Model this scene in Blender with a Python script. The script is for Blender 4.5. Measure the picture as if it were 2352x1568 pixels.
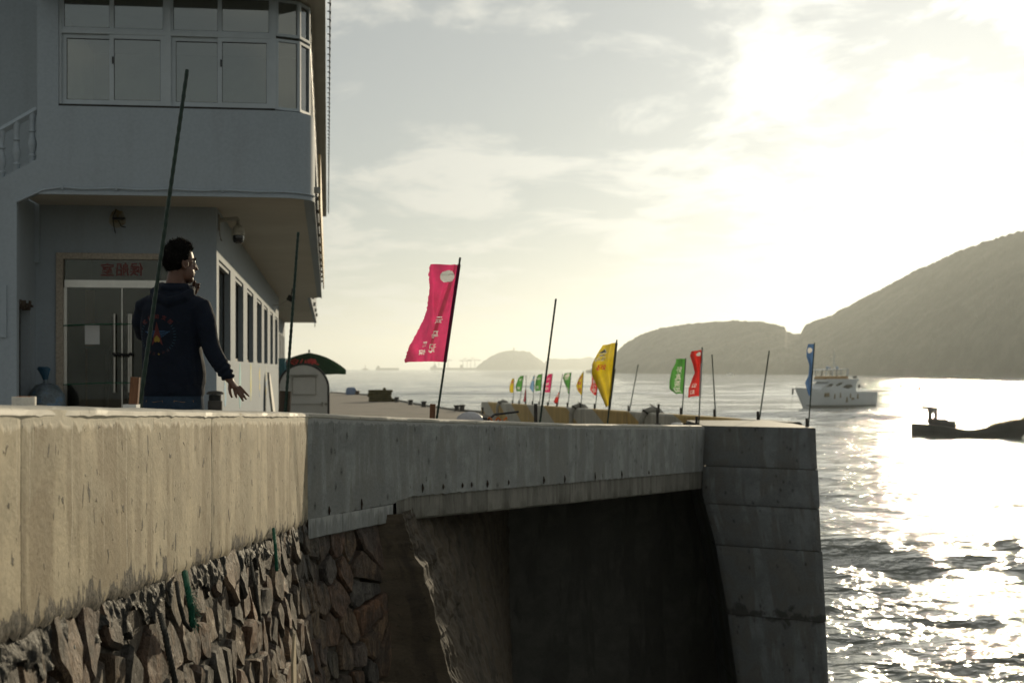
import bpy, bmesh, math, random
import numpy as np
from mathutils import Vector, Matrix, noise

for o in list(bpy.data.objects):
    bpy.data.objects.remove(o, do_unlink=True)
SC = bpy.context.scene
COL = SC.collection
R = math.radians
rnd = random.Random(7)

# ------------------------------------------------------------------ camera
E = 9.5                      # eye height above the sea
FPX, CX, HY = 3267.0, 1176.0, 846.0
cam_d = bpy.data.cameras.new("camera")
cam_d.lens = 50.0
cam_d.sensor_width = 36.0
cam_d.shift_y = 62.0 / 2352.0
cam_d.clip_start = 0.05
cam_d.clip_end = 90000.0
cam_d.dof.use_dof = True
cam_d.dof.focus_distance = 8.6
cam_d.dof.aperture_fstop = 4.5
cam = bpy.data.objects.new("camera", cam_d)
cam.location = (0, 0, E)
cam.rotation_euler = (R(90), 0, 0)
COL.objects.link(cam)
SC.camera = cam

# ------------------------------------------------------------------ sky, sun, exposure
SUN_AZ, SUN_EL = R(17.8), R(10.3)
SUND = Vector((math.sin(SUN_AZ) * math.cos(SUN_EL), math.cos(SUN_AZ) * math.cos(SUN_EL), math.sin(SUN_EL)))
W = bpy.data.worlds.new("World")
SC.world = W
W.use_nodes = True
wt = W.node_tree
wt.nodes.clear()
def wn(t, **k):
    n = wt.nodes.new(t)
    for a, b in k.items():
        setattr(n, a, b)
    return n
def wl(a, b):
    wt.links.new(a, b)
w_out = wn("ShaderNodeOutputWorld")
w_bg = wn("ShaderNodeBackground")
w_bg.inputs["Strength"].default_value = 0.063
sky = wn("ShaderNodeTexSky", sky_type='NISHITA', sun_disc=False)
sky.sun_elevation = SUN_EL
sky.sun_rotation = SUN_AZ
sky.altitude = 10
sky.air_density = 1.0
sky.dust_density = 0.22
sky.ozone_density = 1.6
# thin broken cloud: a fractal pattern on a flat cloud layer above the sea
w_tc = wn("ShaderNodeTexCoord")
w_sep = wn("ShaderNodeSeparateXYZ")
wl(w_tc.outputs["Generated"], w_sep.inputs[0])
def wm(op, a, b=None, c=None, clamp=False):
    n = wn("ShaderNodeMath", operation=op)
    n.use_clamp = clamp
    for i, v in enumerate((a, b, c)):
        if v is None:
            continue
        if isinstance(v, (int, float)):
            n.inputs[i].default_value = v
        else:
            wl(v, n.inputs[i])
    return n.outputs[0]
w_zz = wm('ADD', wm('MAXIMUM', w_sep.outputs[2], 0.0), 0.09)
w_cx = wm('DIVIDE', w_sep.outputs[0], w_zz)
w_cy = wm('DIVIDE', w_sep.outputs[1], w_zz)
w_cmb = wn("ShaderNodeCombineXYZ")
wl(w_cx, w_cmb.inputs[0]); wl(w_cy, w_cmb.inputs[1])
w_map = wn("ShaderNodeMapping")
w_map.inputs["Rotation"].default_value = (0, 0, R(24))
w_map.inputs["Scale"].default_value = (1.25, 0.80, 1.0)
w_map.inputs["Location"].default_value = (3.7, 1.3, 0)
wl(w_cmb.outputs[0], w_map.inputs[0])
def wnoise(scale, det, rough, dist):
    n = wn("ShaderNodeTexNoise")
    n.inputs["Scale"].default_value = scale
    n.inputs["Detail"].default_value = det
    n.inputs["Roughness"].default_value = rough
    n.inputs["Distortion"].default_value = dist
    wl(w_map.outputs[0], n.inputs["Vector"])
    return n.outputs["Fac"]
w_n1 = wnoise(1.7, 7, 0.58, 0.35)
w_n2 = wnoise(0.45, 3, 0.5, 0.1)
w_r = wn("ShaderNodeMapRange")
w_r.interpolation_type = 'SMOOTHSTEP'
w_r.inputs["From Min"].default_value = 0.44
w_r.inputs["From Max"].default_value = 0.60
wl(wm('ADD', w_n1, wm('MULTIPLY', wm('SUBTRACT', w_n2, 0.5), 0.55)), w_r.inputs["Value"])
w_mask = w_r.outputs[0]
w_dot = wn("ShaderNodeVectorMath", operation='DOT_PRODUCT')
wl(w_tc.outputs["Generated"], w_dot.inputs[0])
w_dot.inputs[1].default_value = SUND
w_fw = wm('POWER', wm('MAXIMUM', w_dot.outputs["Value"], 0.0), 6.0)
# sunlit cloud: brighter where the light comes through towards the viewer
w_cl = wn("ShaderNodeVectorMath", operation='SCALE')
w_cl.inputs[0].default_value = (0.97, 0.96, 0.87)
w_core = wm('POWER', wm('MAXIMUM', w_dot.outputs["Value"], 0.0), 60.0)
wl(wm('ADD', wm('ADD', 9.3, wm('MULTIPLY', w_fw, 5.2)), wm('MULTIPLY', w_core, 13.0)), w_cl.inputs["Scale"])
w_mix = wn("ShaderNodeMix", data_type='RGBA')
wl(wm('ADD', wm('MULTIPLY', w_mask, 0.55), 0.27), w_mix.inputs[0])   # a thin veil everywhere, thicker in the clouds
w_hs = wn("ShaderNodeHueSaturation")
w_hs.inputs["Saturation"].default_value = 0.45
wl(sky.outputs[0], w_hs.inputs["Color"])
w_wb = wn("ShaderNodeVectorMath", operation='MULTIPLY')
w_wb.inputs[1].default_value = (0.96, 1.0, 1.015)
wl(w_hs.outputs[0], w_wb.inputs[0])
wl(w_wb.outputs[0], w_mix.inputs[6])
wl(w_cl.outputs[0], w_mix.inputs[7])
wl(w_mix.outputs[2], w_bg.inputs["Color"])
wl(w_bg.outputs[0], w_out.inputs[0])

sun_d = bpy.data.lights.new("sun", 'SUN')
sun_d.energy = 3.1
sun_d.angle = R(0.55)
sun_d.color = (1.0, 0.84, 0.58)
sun = bpy.data.objects.new("sun", sun_d)
sun.rotation_euler = SUND.to_track_quat('Z', 'Y').to_euler()
COL.objects.link(sun)

SC.view_settings.view_transform = 'Standard'
SC.view_settings.look = 'None'
SC.view_settings.exposure = 0.0
SC.view_settings.gamma = 1.0
SC.view_settings.use_curve_mapping = False
SC.render.engine = 'CYCLES'
SC.cycles.use_denoising = True
try:
    SC.cycles.denoiser = 'OPENIMAGEDENOISE'
    SC.cycles.denoising_prefilter = 'ACCURATE'
except Exception:
    pass
SC.cycles.use_adaptive_sampling = True
SC.cycles.adaptive_threshold = 0.02
SC.cycles.max_bounces = 5
SC.cycles.diffuse_bounces = 3
SC.cycles.glossy_bounces = 3
SC.cycles.transparent_max_bounces = 12
SC.cycles.volume_bounces = 0
SC.cycles.sample_clamp_indirect = 6.0
SC.cycles.caustics_reflective = False
SC.cycles.caustics_refractive = False

# ------------------------------------------------------------------ helpers
def P(x, y, D):
    """point at distance D seen at picture position x, y (2352 wide)"""
    return Vector(((x - CX) / FPX * D, D, E - (y - HY) / FPX * D))
def lerp(a, b, t): return a + (b - a) * t
def ZY(y, D):
    return E - (y - HY) / FPX * D
def XX(x, D):
    return (x - CX) / FPX * D

class MB:
    def __init__(s):
        s.v = []; s.f = []; s.uv = []
    def add(s, vs, fs):
        n = len(s.v)
        s.v += [tuple(v) for v in vs]
        s.f += [tuple(i + n for i in f) for f in fs]
        return n
    def box(s, c, d, rz=0.0, M=None):
        x, y, z = d[0] / 2, d[1] / 2, d[2] / 2
        vs = [Vector((a, b, e)) for e in (-z, z) for a, b in ((-x, -y), (x, -y), (x, y), (-x, y))]
        if M is None:
            M = Matrix.Rotation(rz, 3, 'Z')
        s.add([M @ v + Vector(c) for v in vs],
              [(3, 2, 1, 0), (4, 5, 6, 7), (0, 1, 5, 4), (1, 2, 6, 5), (2, 3, 7, 6), (3, 0, 4, 7)])
        return s
    def bx(s, x0, x1, y0, y1, z0, z1):
        return s.box(((x0 + x1) / 2, (y0 + y1) / 2, (z0 + z1) / 2), (abs(x1 - x0), abs(y1 - y0), abs(z1 - z0)))
    def tube(s, pts, rad, n=8, cap=True, flat=None):
        pts = [Vector(p) for p in pts]
        if not isinstance(rad, (list, tuple)):
            rad = [rad] * len(pts)
        rings = []
        up = Vector((0, 0, 1))
        t0 = (pts[1] - pts[0]).normalized()
        if abs(t0.dot(up)) > 0.9:
            up = Vector((0, 1, 0))
        a = t0.cross(up).normalized()
        for i, p in enumerate(pts):
            if i == 0:
                t = pts[1] - p
            elif i == len(pts) - 1:
                t = p - pts[i - 1]
            else:
                t = pts[i + 1] - pts[i - 1]
            t.normalize()
            a = (a - t * a.dot(t)).normalized()
            b = t.cross(a)
            r = rad[i]
            ra, rb = (r, r) if not isinstance(r, (tuple, list)) else r
            rings.append([p + a * (math.cos(k * 2 * math.pi / n) * ra) + b * (math.sin(k * 2 * math.pi / n) * rb) for k in range(n)])
        vs = [v for r_ in rings for v in r_]
        fs = []
        for i in range(len(pts) - 1):
            for k in range(n):
                k2 = (k + 1) % n
                fs.append((i * n + k, i * n + k2, (i + 1) * n + k2, (i + 1) * n + k))
        if cap:
            fs.append(tuple(reversed(range(n))))
            fs.append(tuple((len(pts) - 1) * n + k for k in range(n)))
        s.add(vs, fs)
        return s
    def lathe(s, prof, c=(0, 0, 0), n=16, cap=True):
        c = Vector(c)
        vs = []; fs = []
        for r, z in prof:
            for k in range(n):
                a = 2 * math.pi * k / n
                vs.append(c + Vector((r * math.cos(a), r * math.sin(a), z)))
        for i in range(len(prof) - 1):
            for k in range(n):
                k2 = (k + 1) % n
                fs.append((i * n + k, i * n + k2, (i + 1) * n + k2, (i + 1) * n + k))
        if cap:
            fs.append(tuple(reversed(range(n))))
            fs.append(tuple((len(prof) - 1) * n + k for k in range(n)))
        s.add(vs, fs)
        return s
    def prism(s, poly, a, b):
        """polygon of 3D points extruded from offset a to offset b (vectors)"""
        a, b = Vector(a), Vector(b)
        n = len(poly)
        vs = [Vector(p) + a for p in poly] + [Vector(p) + b for p in poly]
        fs = [tuple(reversed(range(n))), tuple(range(n, 2 * n))]
        fs += [(i, (i + 1) % n, n + (i + 1) % n, n + i) for i in range(n)]
        s.add(vs, fs)
        return s
    def loft(s, rings, cap=True, closed=True):
        n = len(rings[0])
        vs = [v for r_ in rings for v in r_]
        fs = []
        for i in range(len(rings) - 1):
            for k in range(n if closed else n - 1):
                k2 = (k + 1) % n
                fs.append((i * n + k, i * n + k2, (i + 1) * n + k2, (i + 1) * n + k))
        if cap and closed:
            fs.append(tuple(reversed(range(n))))
            fs.append(tuple((len(rings) - 1) * n + k for k in range(n)))
        s.add(vs, fs)
        return s
    def ball(s, c, r, n=10, m=7):
        c = Vector(c)
        rx, ry, rz = r if isinstance(r, (tuple, list)) else (r, r, r)
        rings = []
        for i in range(m + 1):
            a = -math.pi / 2 + math.pi * i / m
            cr = max(math.cos(a), 0.02)
            rings.append([c + Vector((rx * cr * math.cos(2 * math.pi * k / n), ry * cr * math.sin(2 * math.pi * k / n), rz * math.sin(a))) for k in range(n)])
        return s.loft(rings)
    def grid(s, fn, nu, nv, uvfn=None):
        """fn(i/nu, j/nv) -> point"""
        base = len(s.v)
        for j in range(nv + 1):
            for i in range(nu + 1):
                s.v.append(tuple(fn(i / nu, j / nv)))
                if uvfn:
                    s.uv.append(uvfn(i / nu, j / nv))
        for j in range(nv):
            for i in range(nu):
                a = base + j * (nu + 1) + i
                s.f.append((a, a + 1, a + nu + 2, a + nu + 1))
        return s
    def mesh(s, name, smooth=False, fix=True):
        me = bpy.data.meshes.new(name)
        me.from_pydata([tuple(v) for v in s.v], [], s.f)
        if s.uv and len(s.uv) == len(s.v):
            ul = me.uv_layers.new(name="UVMap")
            for l in me.loops:
                ul.data[l.index].uv = s.uv[l.vertex_index]
        if fix:
            bm = bmesh.new(); bm.from_mesh(me)
            bmesh.ops.recalc_face_normals(bm, faces=bm.faces)
            bm.to_mesh(me); bm.free()
        if smooth:
            for p in me.polygons:
                p.use_smooth = True
            try:
                me.set_sharp_from_angle(angle=R(40))
            except Exception:
                pass
        me.update()
        return me
    def build(s, name, mat, parent=None, smooth=False, world=True, fix=True):
        o = bpy.data.objects.new(name, s.mesh(name, smooth, fix))
        if mat:
            o.data.materials.append(mat)
        COL.objects.link(o)
        if parent is not None:
            attach(o, parent, world)
        return o

def attach(o, parent, world=True):
    o.parent = parent
    if world:
        o.matrix_parent_inverse = wmat(parent).inverted()
WM = {}
def wmat(o):
    m = o.matrix_basis.copy()
    if o.parent is not None:
        m = wmat(o.parent) @ o.matrix_parent_inverse @ m
    return m
def tag(o, label=None, cat=None, group=None, kind=None):
    if label: o["label"] = label
    if cat: o["category"] = cat
    if group: o["group"] = group
    if kind: o["kind"] = kind
    return o
def empty(name, loc, rz=0.0, label=None, cat=None, group=None):
    o = bpy.data.objects.new(name, None)
    o.location = loc
    o.rotation_euler = (0, 0, rz)
    o.empty_display_size = 0.2
    COL.objects.link(o)
    return tag(o, label, cat, group)
def copy_tree(o, parent=None):
    c = o.copy(); COL.objects.link(c)
    if parent is not None:
        c.parent = parent
    for ch in o.children:
        copy_tree(ch, c)
    return c

_txt = {}
def text_flat(body, size=1.0, thick=0.0):
    """flat lettering as vertices and faces, centred, `size` = character height"""
    key = (body, size, thick)
    if key in _txt:
        return _txt[key]
    c = bpy.data.curves.new("lettering", 'FONT')
    c.body = body; c.size = size; c.align_x = 'CENTER'; c.align_y = 'CENTER'
    c.offset = thick; c.resolution_u = 2
    o = bpy.data.objects.new("lettering", c); COL.objects.link(o)
    dg = bpy.context.evaluated_depsgraph_get(); dg.update()
    m = bpy.data.meshes.new_from_object(o.evaluated_get(dg))
    vs = [v.co.copy() for v in m.vertices]; fs = [tuple(p.vertices) for p in m.polygons]
    bpy.data.objects.remove(o, do_unlink=True); bpy.data.meshes.remove(m); bpy.data.curves.remove(c)
    if vs:
        mx = (min(v.x for v in vs) + max(v.x for v in vs)) / 2
        my = (min(v.y for v in vs) + max(v.y for v in vs)) / 2
        vs = [Vector((v.x - mx, v.y - my, 0)) for v in vs]
    _txt[key] = (vs, fs)
    return vs, fs

# ------------------------------------------------------------------ materials
class NT:
    def __init__(s, name):
        s.m = bpy.data.materials.new(name); s.m.use_nodes = True
        s.t = s.m.node_tree; s.t.nodes.clear()
        s.out = s.n("ShaderNodeOutputMaterial")
    def n(s, typ, ins=None, **k):
        x = s.t.nodes.new(typ)
        for a, b in k.items():
            setattr(x, a, b)
        for a, b in (ins or {}).items():
            s.put(x.inputs[a], b)
        return x
    def put(s, sock, v):
        if isinstance(v, bpy.types.NodeSocket):
            s.t.links.new(v, sock)
        else:
            if sock.type == 'RGBA' and isinstance(v, (tuple, list)) and len(v) == 3:
                v = (*v, 1.0)
            sock.default_value = v
    def math(s, op, a, b=0.0, c=0.0, clamp=False):
        x = s.n("ShaderNodeMath", {0: a, 1: b, 2: c}, operation=op); x.use_clamp = clamp
        return x.outputs[0]
    def mix(s, f, a, b, mode='MIX'):
        x = s.n("ShaderNodeMix", {0: f, 6: a, 7: b}, data_type='RGBA', blend_type=mode)
        return x.outputs[2]
    def noise(s, vec, scale, detail=4, rough=0.55, dist=0.0, dim='3D', w=None):
        ins = {"Scale": scale, "Detail": detail, "Roughness": rough, "Distortion": dist}
        x = s.n("ShaderNodeTexNoise", noise_dimensions=dim)
        if dim == '1D':
            ins["W"] = w
        else:
            ins["Vector"] = vec
        for a, b in ins.items():
            s.put(x.inputs[a], b)
        return x.outputs["Fac"]
    def ramp(s, v, a, b, lo=0.0, hi=1.0, smooth=True):
        x = s.n("ShaderNodeMapRange", {"Value": v, "From Min": a, "From Max": b, "To Min": lo, "To Max": hi})
        x.interpolation_type = 'SMOOTHSTEP' if smooth else 'LINEAR'
        return x.outputs[0]
    def obj(s, scale=(1, 1, 1)):
        tc = s.n("ShaderNodeTexCoord")
        return s.n("ShaderNodeMapping", {"Vector": tc.outputs["Object"], "Scale": scale}).outputs[0]
    def uv(s, scale=(1, 1, 1)):
        tc = s.n("ShaderNodeTexCoord")
        return s.n("ShaderNodeMapping", {"Vector": tc.outputs["UV"], "Scale": scale}).outputs[0]
    def pr(s, col, rough=0.6, normal=None, metal=0.0, spec=0.4, **k):
        ins = {"Base Color": col, "Roughness": rough, "Metallic": metal, "Specular IOR Level": spec}
        if normal is not None:
            ins["Normal"] = normal
        ins.update(k)
        return s.n("ShaderNodeBsdfPrincipled", ins).outputs[0]
    def bump(s, h, strength=0.3, dist=0.01):
        return s.n("ShaderNodeBump", {"Height": h, "Strength": strength, "Distance": dist}).outputs[0]
    def fin(s, sh):
        s.t.links.new(sh, s.out.inputs[0]); return s.m

def surf(name, col, rough=0.6, var=0.18, scale=3.0, bump=0.15, bscale=40.0, metal=0.0, spec=0.35, stretch=(1, 1, 1), rand=0.0, dist=0.01, col2=None, thr=(0.52, 0.7)):
    t = NT(name)
    v = t.obj(stretch)
    n1 = t.noise(v, scale, 6, 0.6)
    n2 = t.noise(v, scale * 6.3, 4, 0.6)
    f = t.math('ADD', t.math('MULTIPLY', n1, 0.65), t.math('MULTIPLY', n2, 0.35))
    k = t.ramp(f, 0.38, 0.62, 1 - var, 1 + var, False)
    if rand:
        oi = t.n("ShaderNodeObjectInfo")
        k = t.math('MULTIPLY', k, t.ramp(oi.outputs["Random"], 0, 1, 1 - rand, 1 + rand, False))
    base = col
    if col2 is not None:
        base = t.mix(t.ramp(n1, thr[0], thr[1]), col, col2)
    c = t.n("ShaderNodeVectorMath", {0: base if isinstance(base, bpy.types.NodeSocket) else col, "Scale": k}, operation='SCALE').outputs[0]
    nb = t.bump(t.noise(v, bscale, 5, 0.65), bump, dist) if bump else None
    return t.fin(t.pr(c, rough, nb, metal, spec))
# ------------------------------------------------------------------ concrete with drips, stains and pits
def concrete(name, col, stain, paint=(0.62, 0.58, 0.48), drips=0.0, pits=0.5, rough=0.75, stain_k=0.8, ragged=0.0, tide=None, bump=0.35, lines=0.0):
    t = NT(name)
    uv = t.uv()
    sep = t.n("ShaderNodeSeparateXYZ", {0: uv})
    S, T = sep.outputs[0], sep.outputs[1]
    vs = t.uv((1.7, 0.26, 1))                    # vertical run-off streaks
    st = t.noise(vs, 1.6, 7, 0.62, 0.25)
    bl = t.noise(uv, 3.1, 7, 0.62, 0.4)
    fine = t.noise(uv, 34, 5, 0.7)
    brush = t.noise(t.uv((30, 2.2, 1)), 3.0, 3, 0.6)
    st2 = t.noise(t.uv((1.1, 0.16, 1)), 1.3, 5, 0.6, 0.3)
    sm = t.math('MULTIPLY', t.math('MAXIMUM', t.ramp(st, 0.50, 0.575), t.ramp(st2, 0.51, 0.57)), t.ramp(bl, 0.40, 0.56, 0.25, 1.0))
    c = t.mix(t.math('MULTIPLY', sm, stain_k), col, stain)
    k = t.math('ADD', t.ramp(bl, 0.38, 0.62, 0.80, 1.16, False), t.ramp(fine, 0.38, 0.62, -0.09, 0.09, False))
    k = t.math('ADD', k, t.ramp(brush, 0.3, 0.7, -0.02, 0.02, False))
    c = t.n("ShaderNodeVectorMath", {0: c, "Scale": k}, operation='SCALE').outputs[0]
    h = t.math('ADD', t.math('MULTIPLY', fine, 0.5), t.math('MULTIPLY', bl, 0.6))
    if pits:
        vo = t.n("ShaderNodeTexVoronoi", {"Vector": t.uv((7, 4.5, 1)), "Scale": 1.0, "Randomness": 1.0})
        sel = t.ramp(vo.outputs["Color"], 0.1, 0.62 * pits, 0.24, 0.0001)   # only some cells carry a pit
        pm = t.ramp(vo.outputs["Distance"], 0.0, sel, 1.0, 0.0)
        sp = t.math('MULTIPLY', t.ramp(t.noise(t.uv((20, 11, 1)), 1.0, 2, 0.5, 0.6), 0.665, 0.69), min(1.0, pits * 1.4))
        pm = t.math('MAXIMUM', t.math('MULTIPLY', pm, t.ramp(fine, 0.40, 0.5)), sp)
        c = t.mix(t.math('MULTIPLY', pm, 0.85), c, (0.02, 0.02, 0.017))
        h = t.math('SUBTRACT', h, t.math('MULTIPLY', pm, 0.9))
    if lines:
        ln = t.math('FRACT', t.math('MULTIPLY', T, 1.0 / lines))
        lm = t.ramp(t.math('ABSOLUTE', t.math('SUBTRACT', ln, 0.5)), 0.47, 0.5)
        c = t.mix(t.math('MULTIPLY', lm, 0.4), c, stain)
    if drips:
        # runs of white paint from the coping: each run has its own width and length
        n_a = t.noise(None, 1.0, 1, 0.5, 0, '1D', t.math('MULTIPLY', S, 38.0))
        wob = t.math('MULTIPLY', t.math('SUBTRACT', t.noise(t.uv((1, 2.2, 1)), 2.0, 2), 0.5), 0.03)
        n_b = t.noise(None, 1.0, 1, 0.5, 0, '1D', t.math('MULTIPLY', t.math('ADD', S, wob), 95.0))
        n_c = t.noise(None, 1.0, 2, 0.6, 0, '1D', t.math('MULTIPLY', S, 2.3))
        ln = t.math('MULTIPLY', t.math('POWER', t.ramp(n_a, 0.36, 0.74, 0, 1, False), 2.0), t.math('MULTIPLY', t.ramp(n_c, 0.36, 0.62, 0.30, 1.0, False), 1.05 * drips))
        m1 = t.ramp(t.math('SUBTRACT', ln, T), -0.004, 0.01)
        m = t.math('MULTIPLY', m1, t.ramp(n_b, 0.65, 0.68))
        top = t.ramp(t.math('SUBTRACT', t.math('MULTIPLY', t.noise(t.uv((9, 3, 1)), 1.5, 4), 0.11), T), -0.015, 0.01)
        m = t.math('MAXIMUM', m, top)
        c = t.mix(t.math('MULTIPLY', m, 0.9), c, paint)
        h = t.math('ADD', h, t.math('MULTIPLY', m, 0.5))
    if tide is not None:
        dd = t.math('ADD', t.math('ABSOLUTE', t.math('SUBTRACT', T, tide)), t.math('MULTIPLY', t.math('SUBTRACT', bl, 0.5), 0.9))
        tm = t.ramp(dd, 0.0, 0.10, 1.0, 0.0)
        c = t.mix(t.math('MULTIPLY', tm, 0.75), c, (0.03, 0.03, 0.025))
    if ragged:
        rg = t.noise(t.uv((10, 5.0, 1)), 1.0, 8, 0.72, 0.7)
        rg2 = t.noise(t.uv((3.0, 2.0, 1)), 1.0, 3, 0.6)
        e = t.math('ADD', T, t.math('MULTIPLY', t.math('SUBTRACT', rg, 0.5), 0.62))
        e = t.math('ADD', e, t.math('MULTIPLY', t.math('SUBTRACT', rg2, 0.5), 0.30))
        rm = t.ramp(e, ragged, ragged + 0.02)
        dk = t.mix(t.ramp(fine, 0.4, 0.6), (0.035, 0.032, 0.026), (0.15, 0.13, 0.10))
        c = t.mix(rm, c, dk)
        h = t.math('SUBTRACT', h, t.math('MULTIPLY', rm, 1.3))
        h = t.math('ADD', h, t.math('MULTIPLY', t.math('MULTIPLY', rm, rg), 2.5))
    nb = t.bump(h, bump, 0.014)
    return t.fin(t.pr(c, rough, nb, 0, 0.3))

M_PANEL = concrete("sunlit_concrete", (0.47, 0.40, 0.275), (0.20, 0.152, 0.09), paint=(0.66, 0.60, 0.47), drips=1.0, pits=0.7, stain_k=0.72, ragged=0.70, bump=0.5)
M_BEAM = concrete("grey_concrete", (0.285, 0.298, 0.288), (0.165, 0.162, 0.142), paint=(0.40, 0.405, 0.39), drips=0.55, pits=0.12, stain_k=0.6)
M_EDGE = concrete("bare_concrete", (0.20, 0.192, 0.165), (0.10, 0.095, 0.078), pits=0.3)
M_PIER = concrete("pier_concrete", (0.155, 0.168, 0.172), (0.095, 0.092, 0.08), pits=0.1, stain_k=0.7, bump=0.2, tide=-(E - 4.10))
M_WETSHADE = concrete("wet_shaded_concrete", (0.070, 0.068, 0.057), (0.036, 0.034, 0.028), pits=0.2, rough=0.7)  # wet concrete darkened further, shade under the beam put into its colour
M_CAVE = concrete("dark_rubble_concrete", (0.078, 0.060, 0.040), (0.028, 0.022, 0.015), pits=0.3, rough=0.8, bump=0.9)  # brown rubble with the shade of the recess put into its colour
M_DECK = surf("quay_paving", (0.23, 0.20, 0.16), 0.85, 0.22, 0.35, 0.3, 12.0, col2=(0.15, 0.13, 0.105))

def coping_mat():
    t = NT("coping_paint")
    v = t.obj()
    n = t.noise(v, 5, 6, 0.65, 0.3)
    br = t.noise(t.obj((60, 4, 10)), 1.0, 4, 0.6)
    ch = t.ramp(t.noise(v, 22, 5, 0.7), 0.60, 0.68)
    c = t.mix(t.math('MULTIPLY', ch, 0.75), (0.47, 0.445, 0.375), (0.18, 0.15, 0.105))
    k = t.ramp(n, 0.3, 0.7, 0.86, 1.1, False)
    c = t.n("ShaderNodeVectorMath", {0: c, "Scale": k}, operation='SCALE').outputs[0]
    h = t.math('ADD', t.math('MULTIPLY', br, 0.6), t.math('MULTIPLY', n, 0.5))
    return t.fin(t.pr(c, 0.62, t.bump(h, 0.2, 0.006), 0, 0.35))
M_COPING = coping_mat()

def stone_mat():
    t = NT("rubble_stone")
    v = t.obj((1, 1, 1))
    oi = t.n("ShaderNodeObjectInfo")
    r = oi.outputs["Random"]
    cr = t.n("ShaderNodeValToRGB", {"Fac": r})
    el = cr.color_ramp.elements
    el[0].position = 0.0; el[0].color = (0.20, 0.15, 0.10, 1)
    el[1].position = 1.0; el[1].color = (0.44, 0.33, 0.19, 1)
    for p, c_ in ((0.18, (0.38, 0.20, 0.11, 1)), (0.36, (0.22, 0.185, 0.135, 1)), (0.54, (0.44, 0.27, 0.15, 1)), (0.72, (0.20, 0.185, 0.16, 1)), (0.86, (0.33, 0.19, 0.125, 1))):
        e = el.new(p); e.color = c_
    off = t.n("ShaderNodeVectorMath", {0: v, 1: oi.outputs["Location"]}, operation='ADD').outputs[0]
    grain = t.n("ShaderNodeMapping", {"Vector": off, "Scale": (9, 9, 3.2)}).outputs[0]
    n1 = t.noise(grain, 1.4, 8, 0.72, 0.4)
    n2 = t.noise(off, 46, 5, 0.7)
    n3 = t.noise(off, 4.0, 4, 0.6)
    k = t.math('MULTIPLY', t.ramp(n1, 0.38, 0.64, 0.16, 0.78, False), t.ramp(n2, 0.38, 0.62, 0.65, 1.15, False))
    c = t.mix(t.ramp(n3, 0.48, 0.60, 0, 0.6), cr.outputs[0], (0.11, 0.10, 0.085))
    c = t.n("ShaderNodeVectorMath", {0: c, "Scale": k}, operation='SCALE').outputs[0]
    h = t.math('ADD', t.math('MULTIPLY', n1, 1.0), t.math('MULTIPLY', n2, 0.25))
    return t.fin(t.pr(c, 0.62, t.bump(h, 1.0, 0.06), 0, 0.4))
M_STONE = stone_mat()
M_MORTAR = surf("rough_mortar", (0.075, 0.068, 0.054), 0.6, 0.5, 14.0, 1.0, 60.0, stretch=(1, 1, 0.4), dist=0.03, col2=(0.022, 0.021, 0.019), thr=(0.46, 0.54))
M_BACK = surf("dark_joint_mortar", (0.075, 0.066, 0.052), 0.85, 0.35, 5.0, 0.8, 30.0, dist=0.02)

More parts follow.
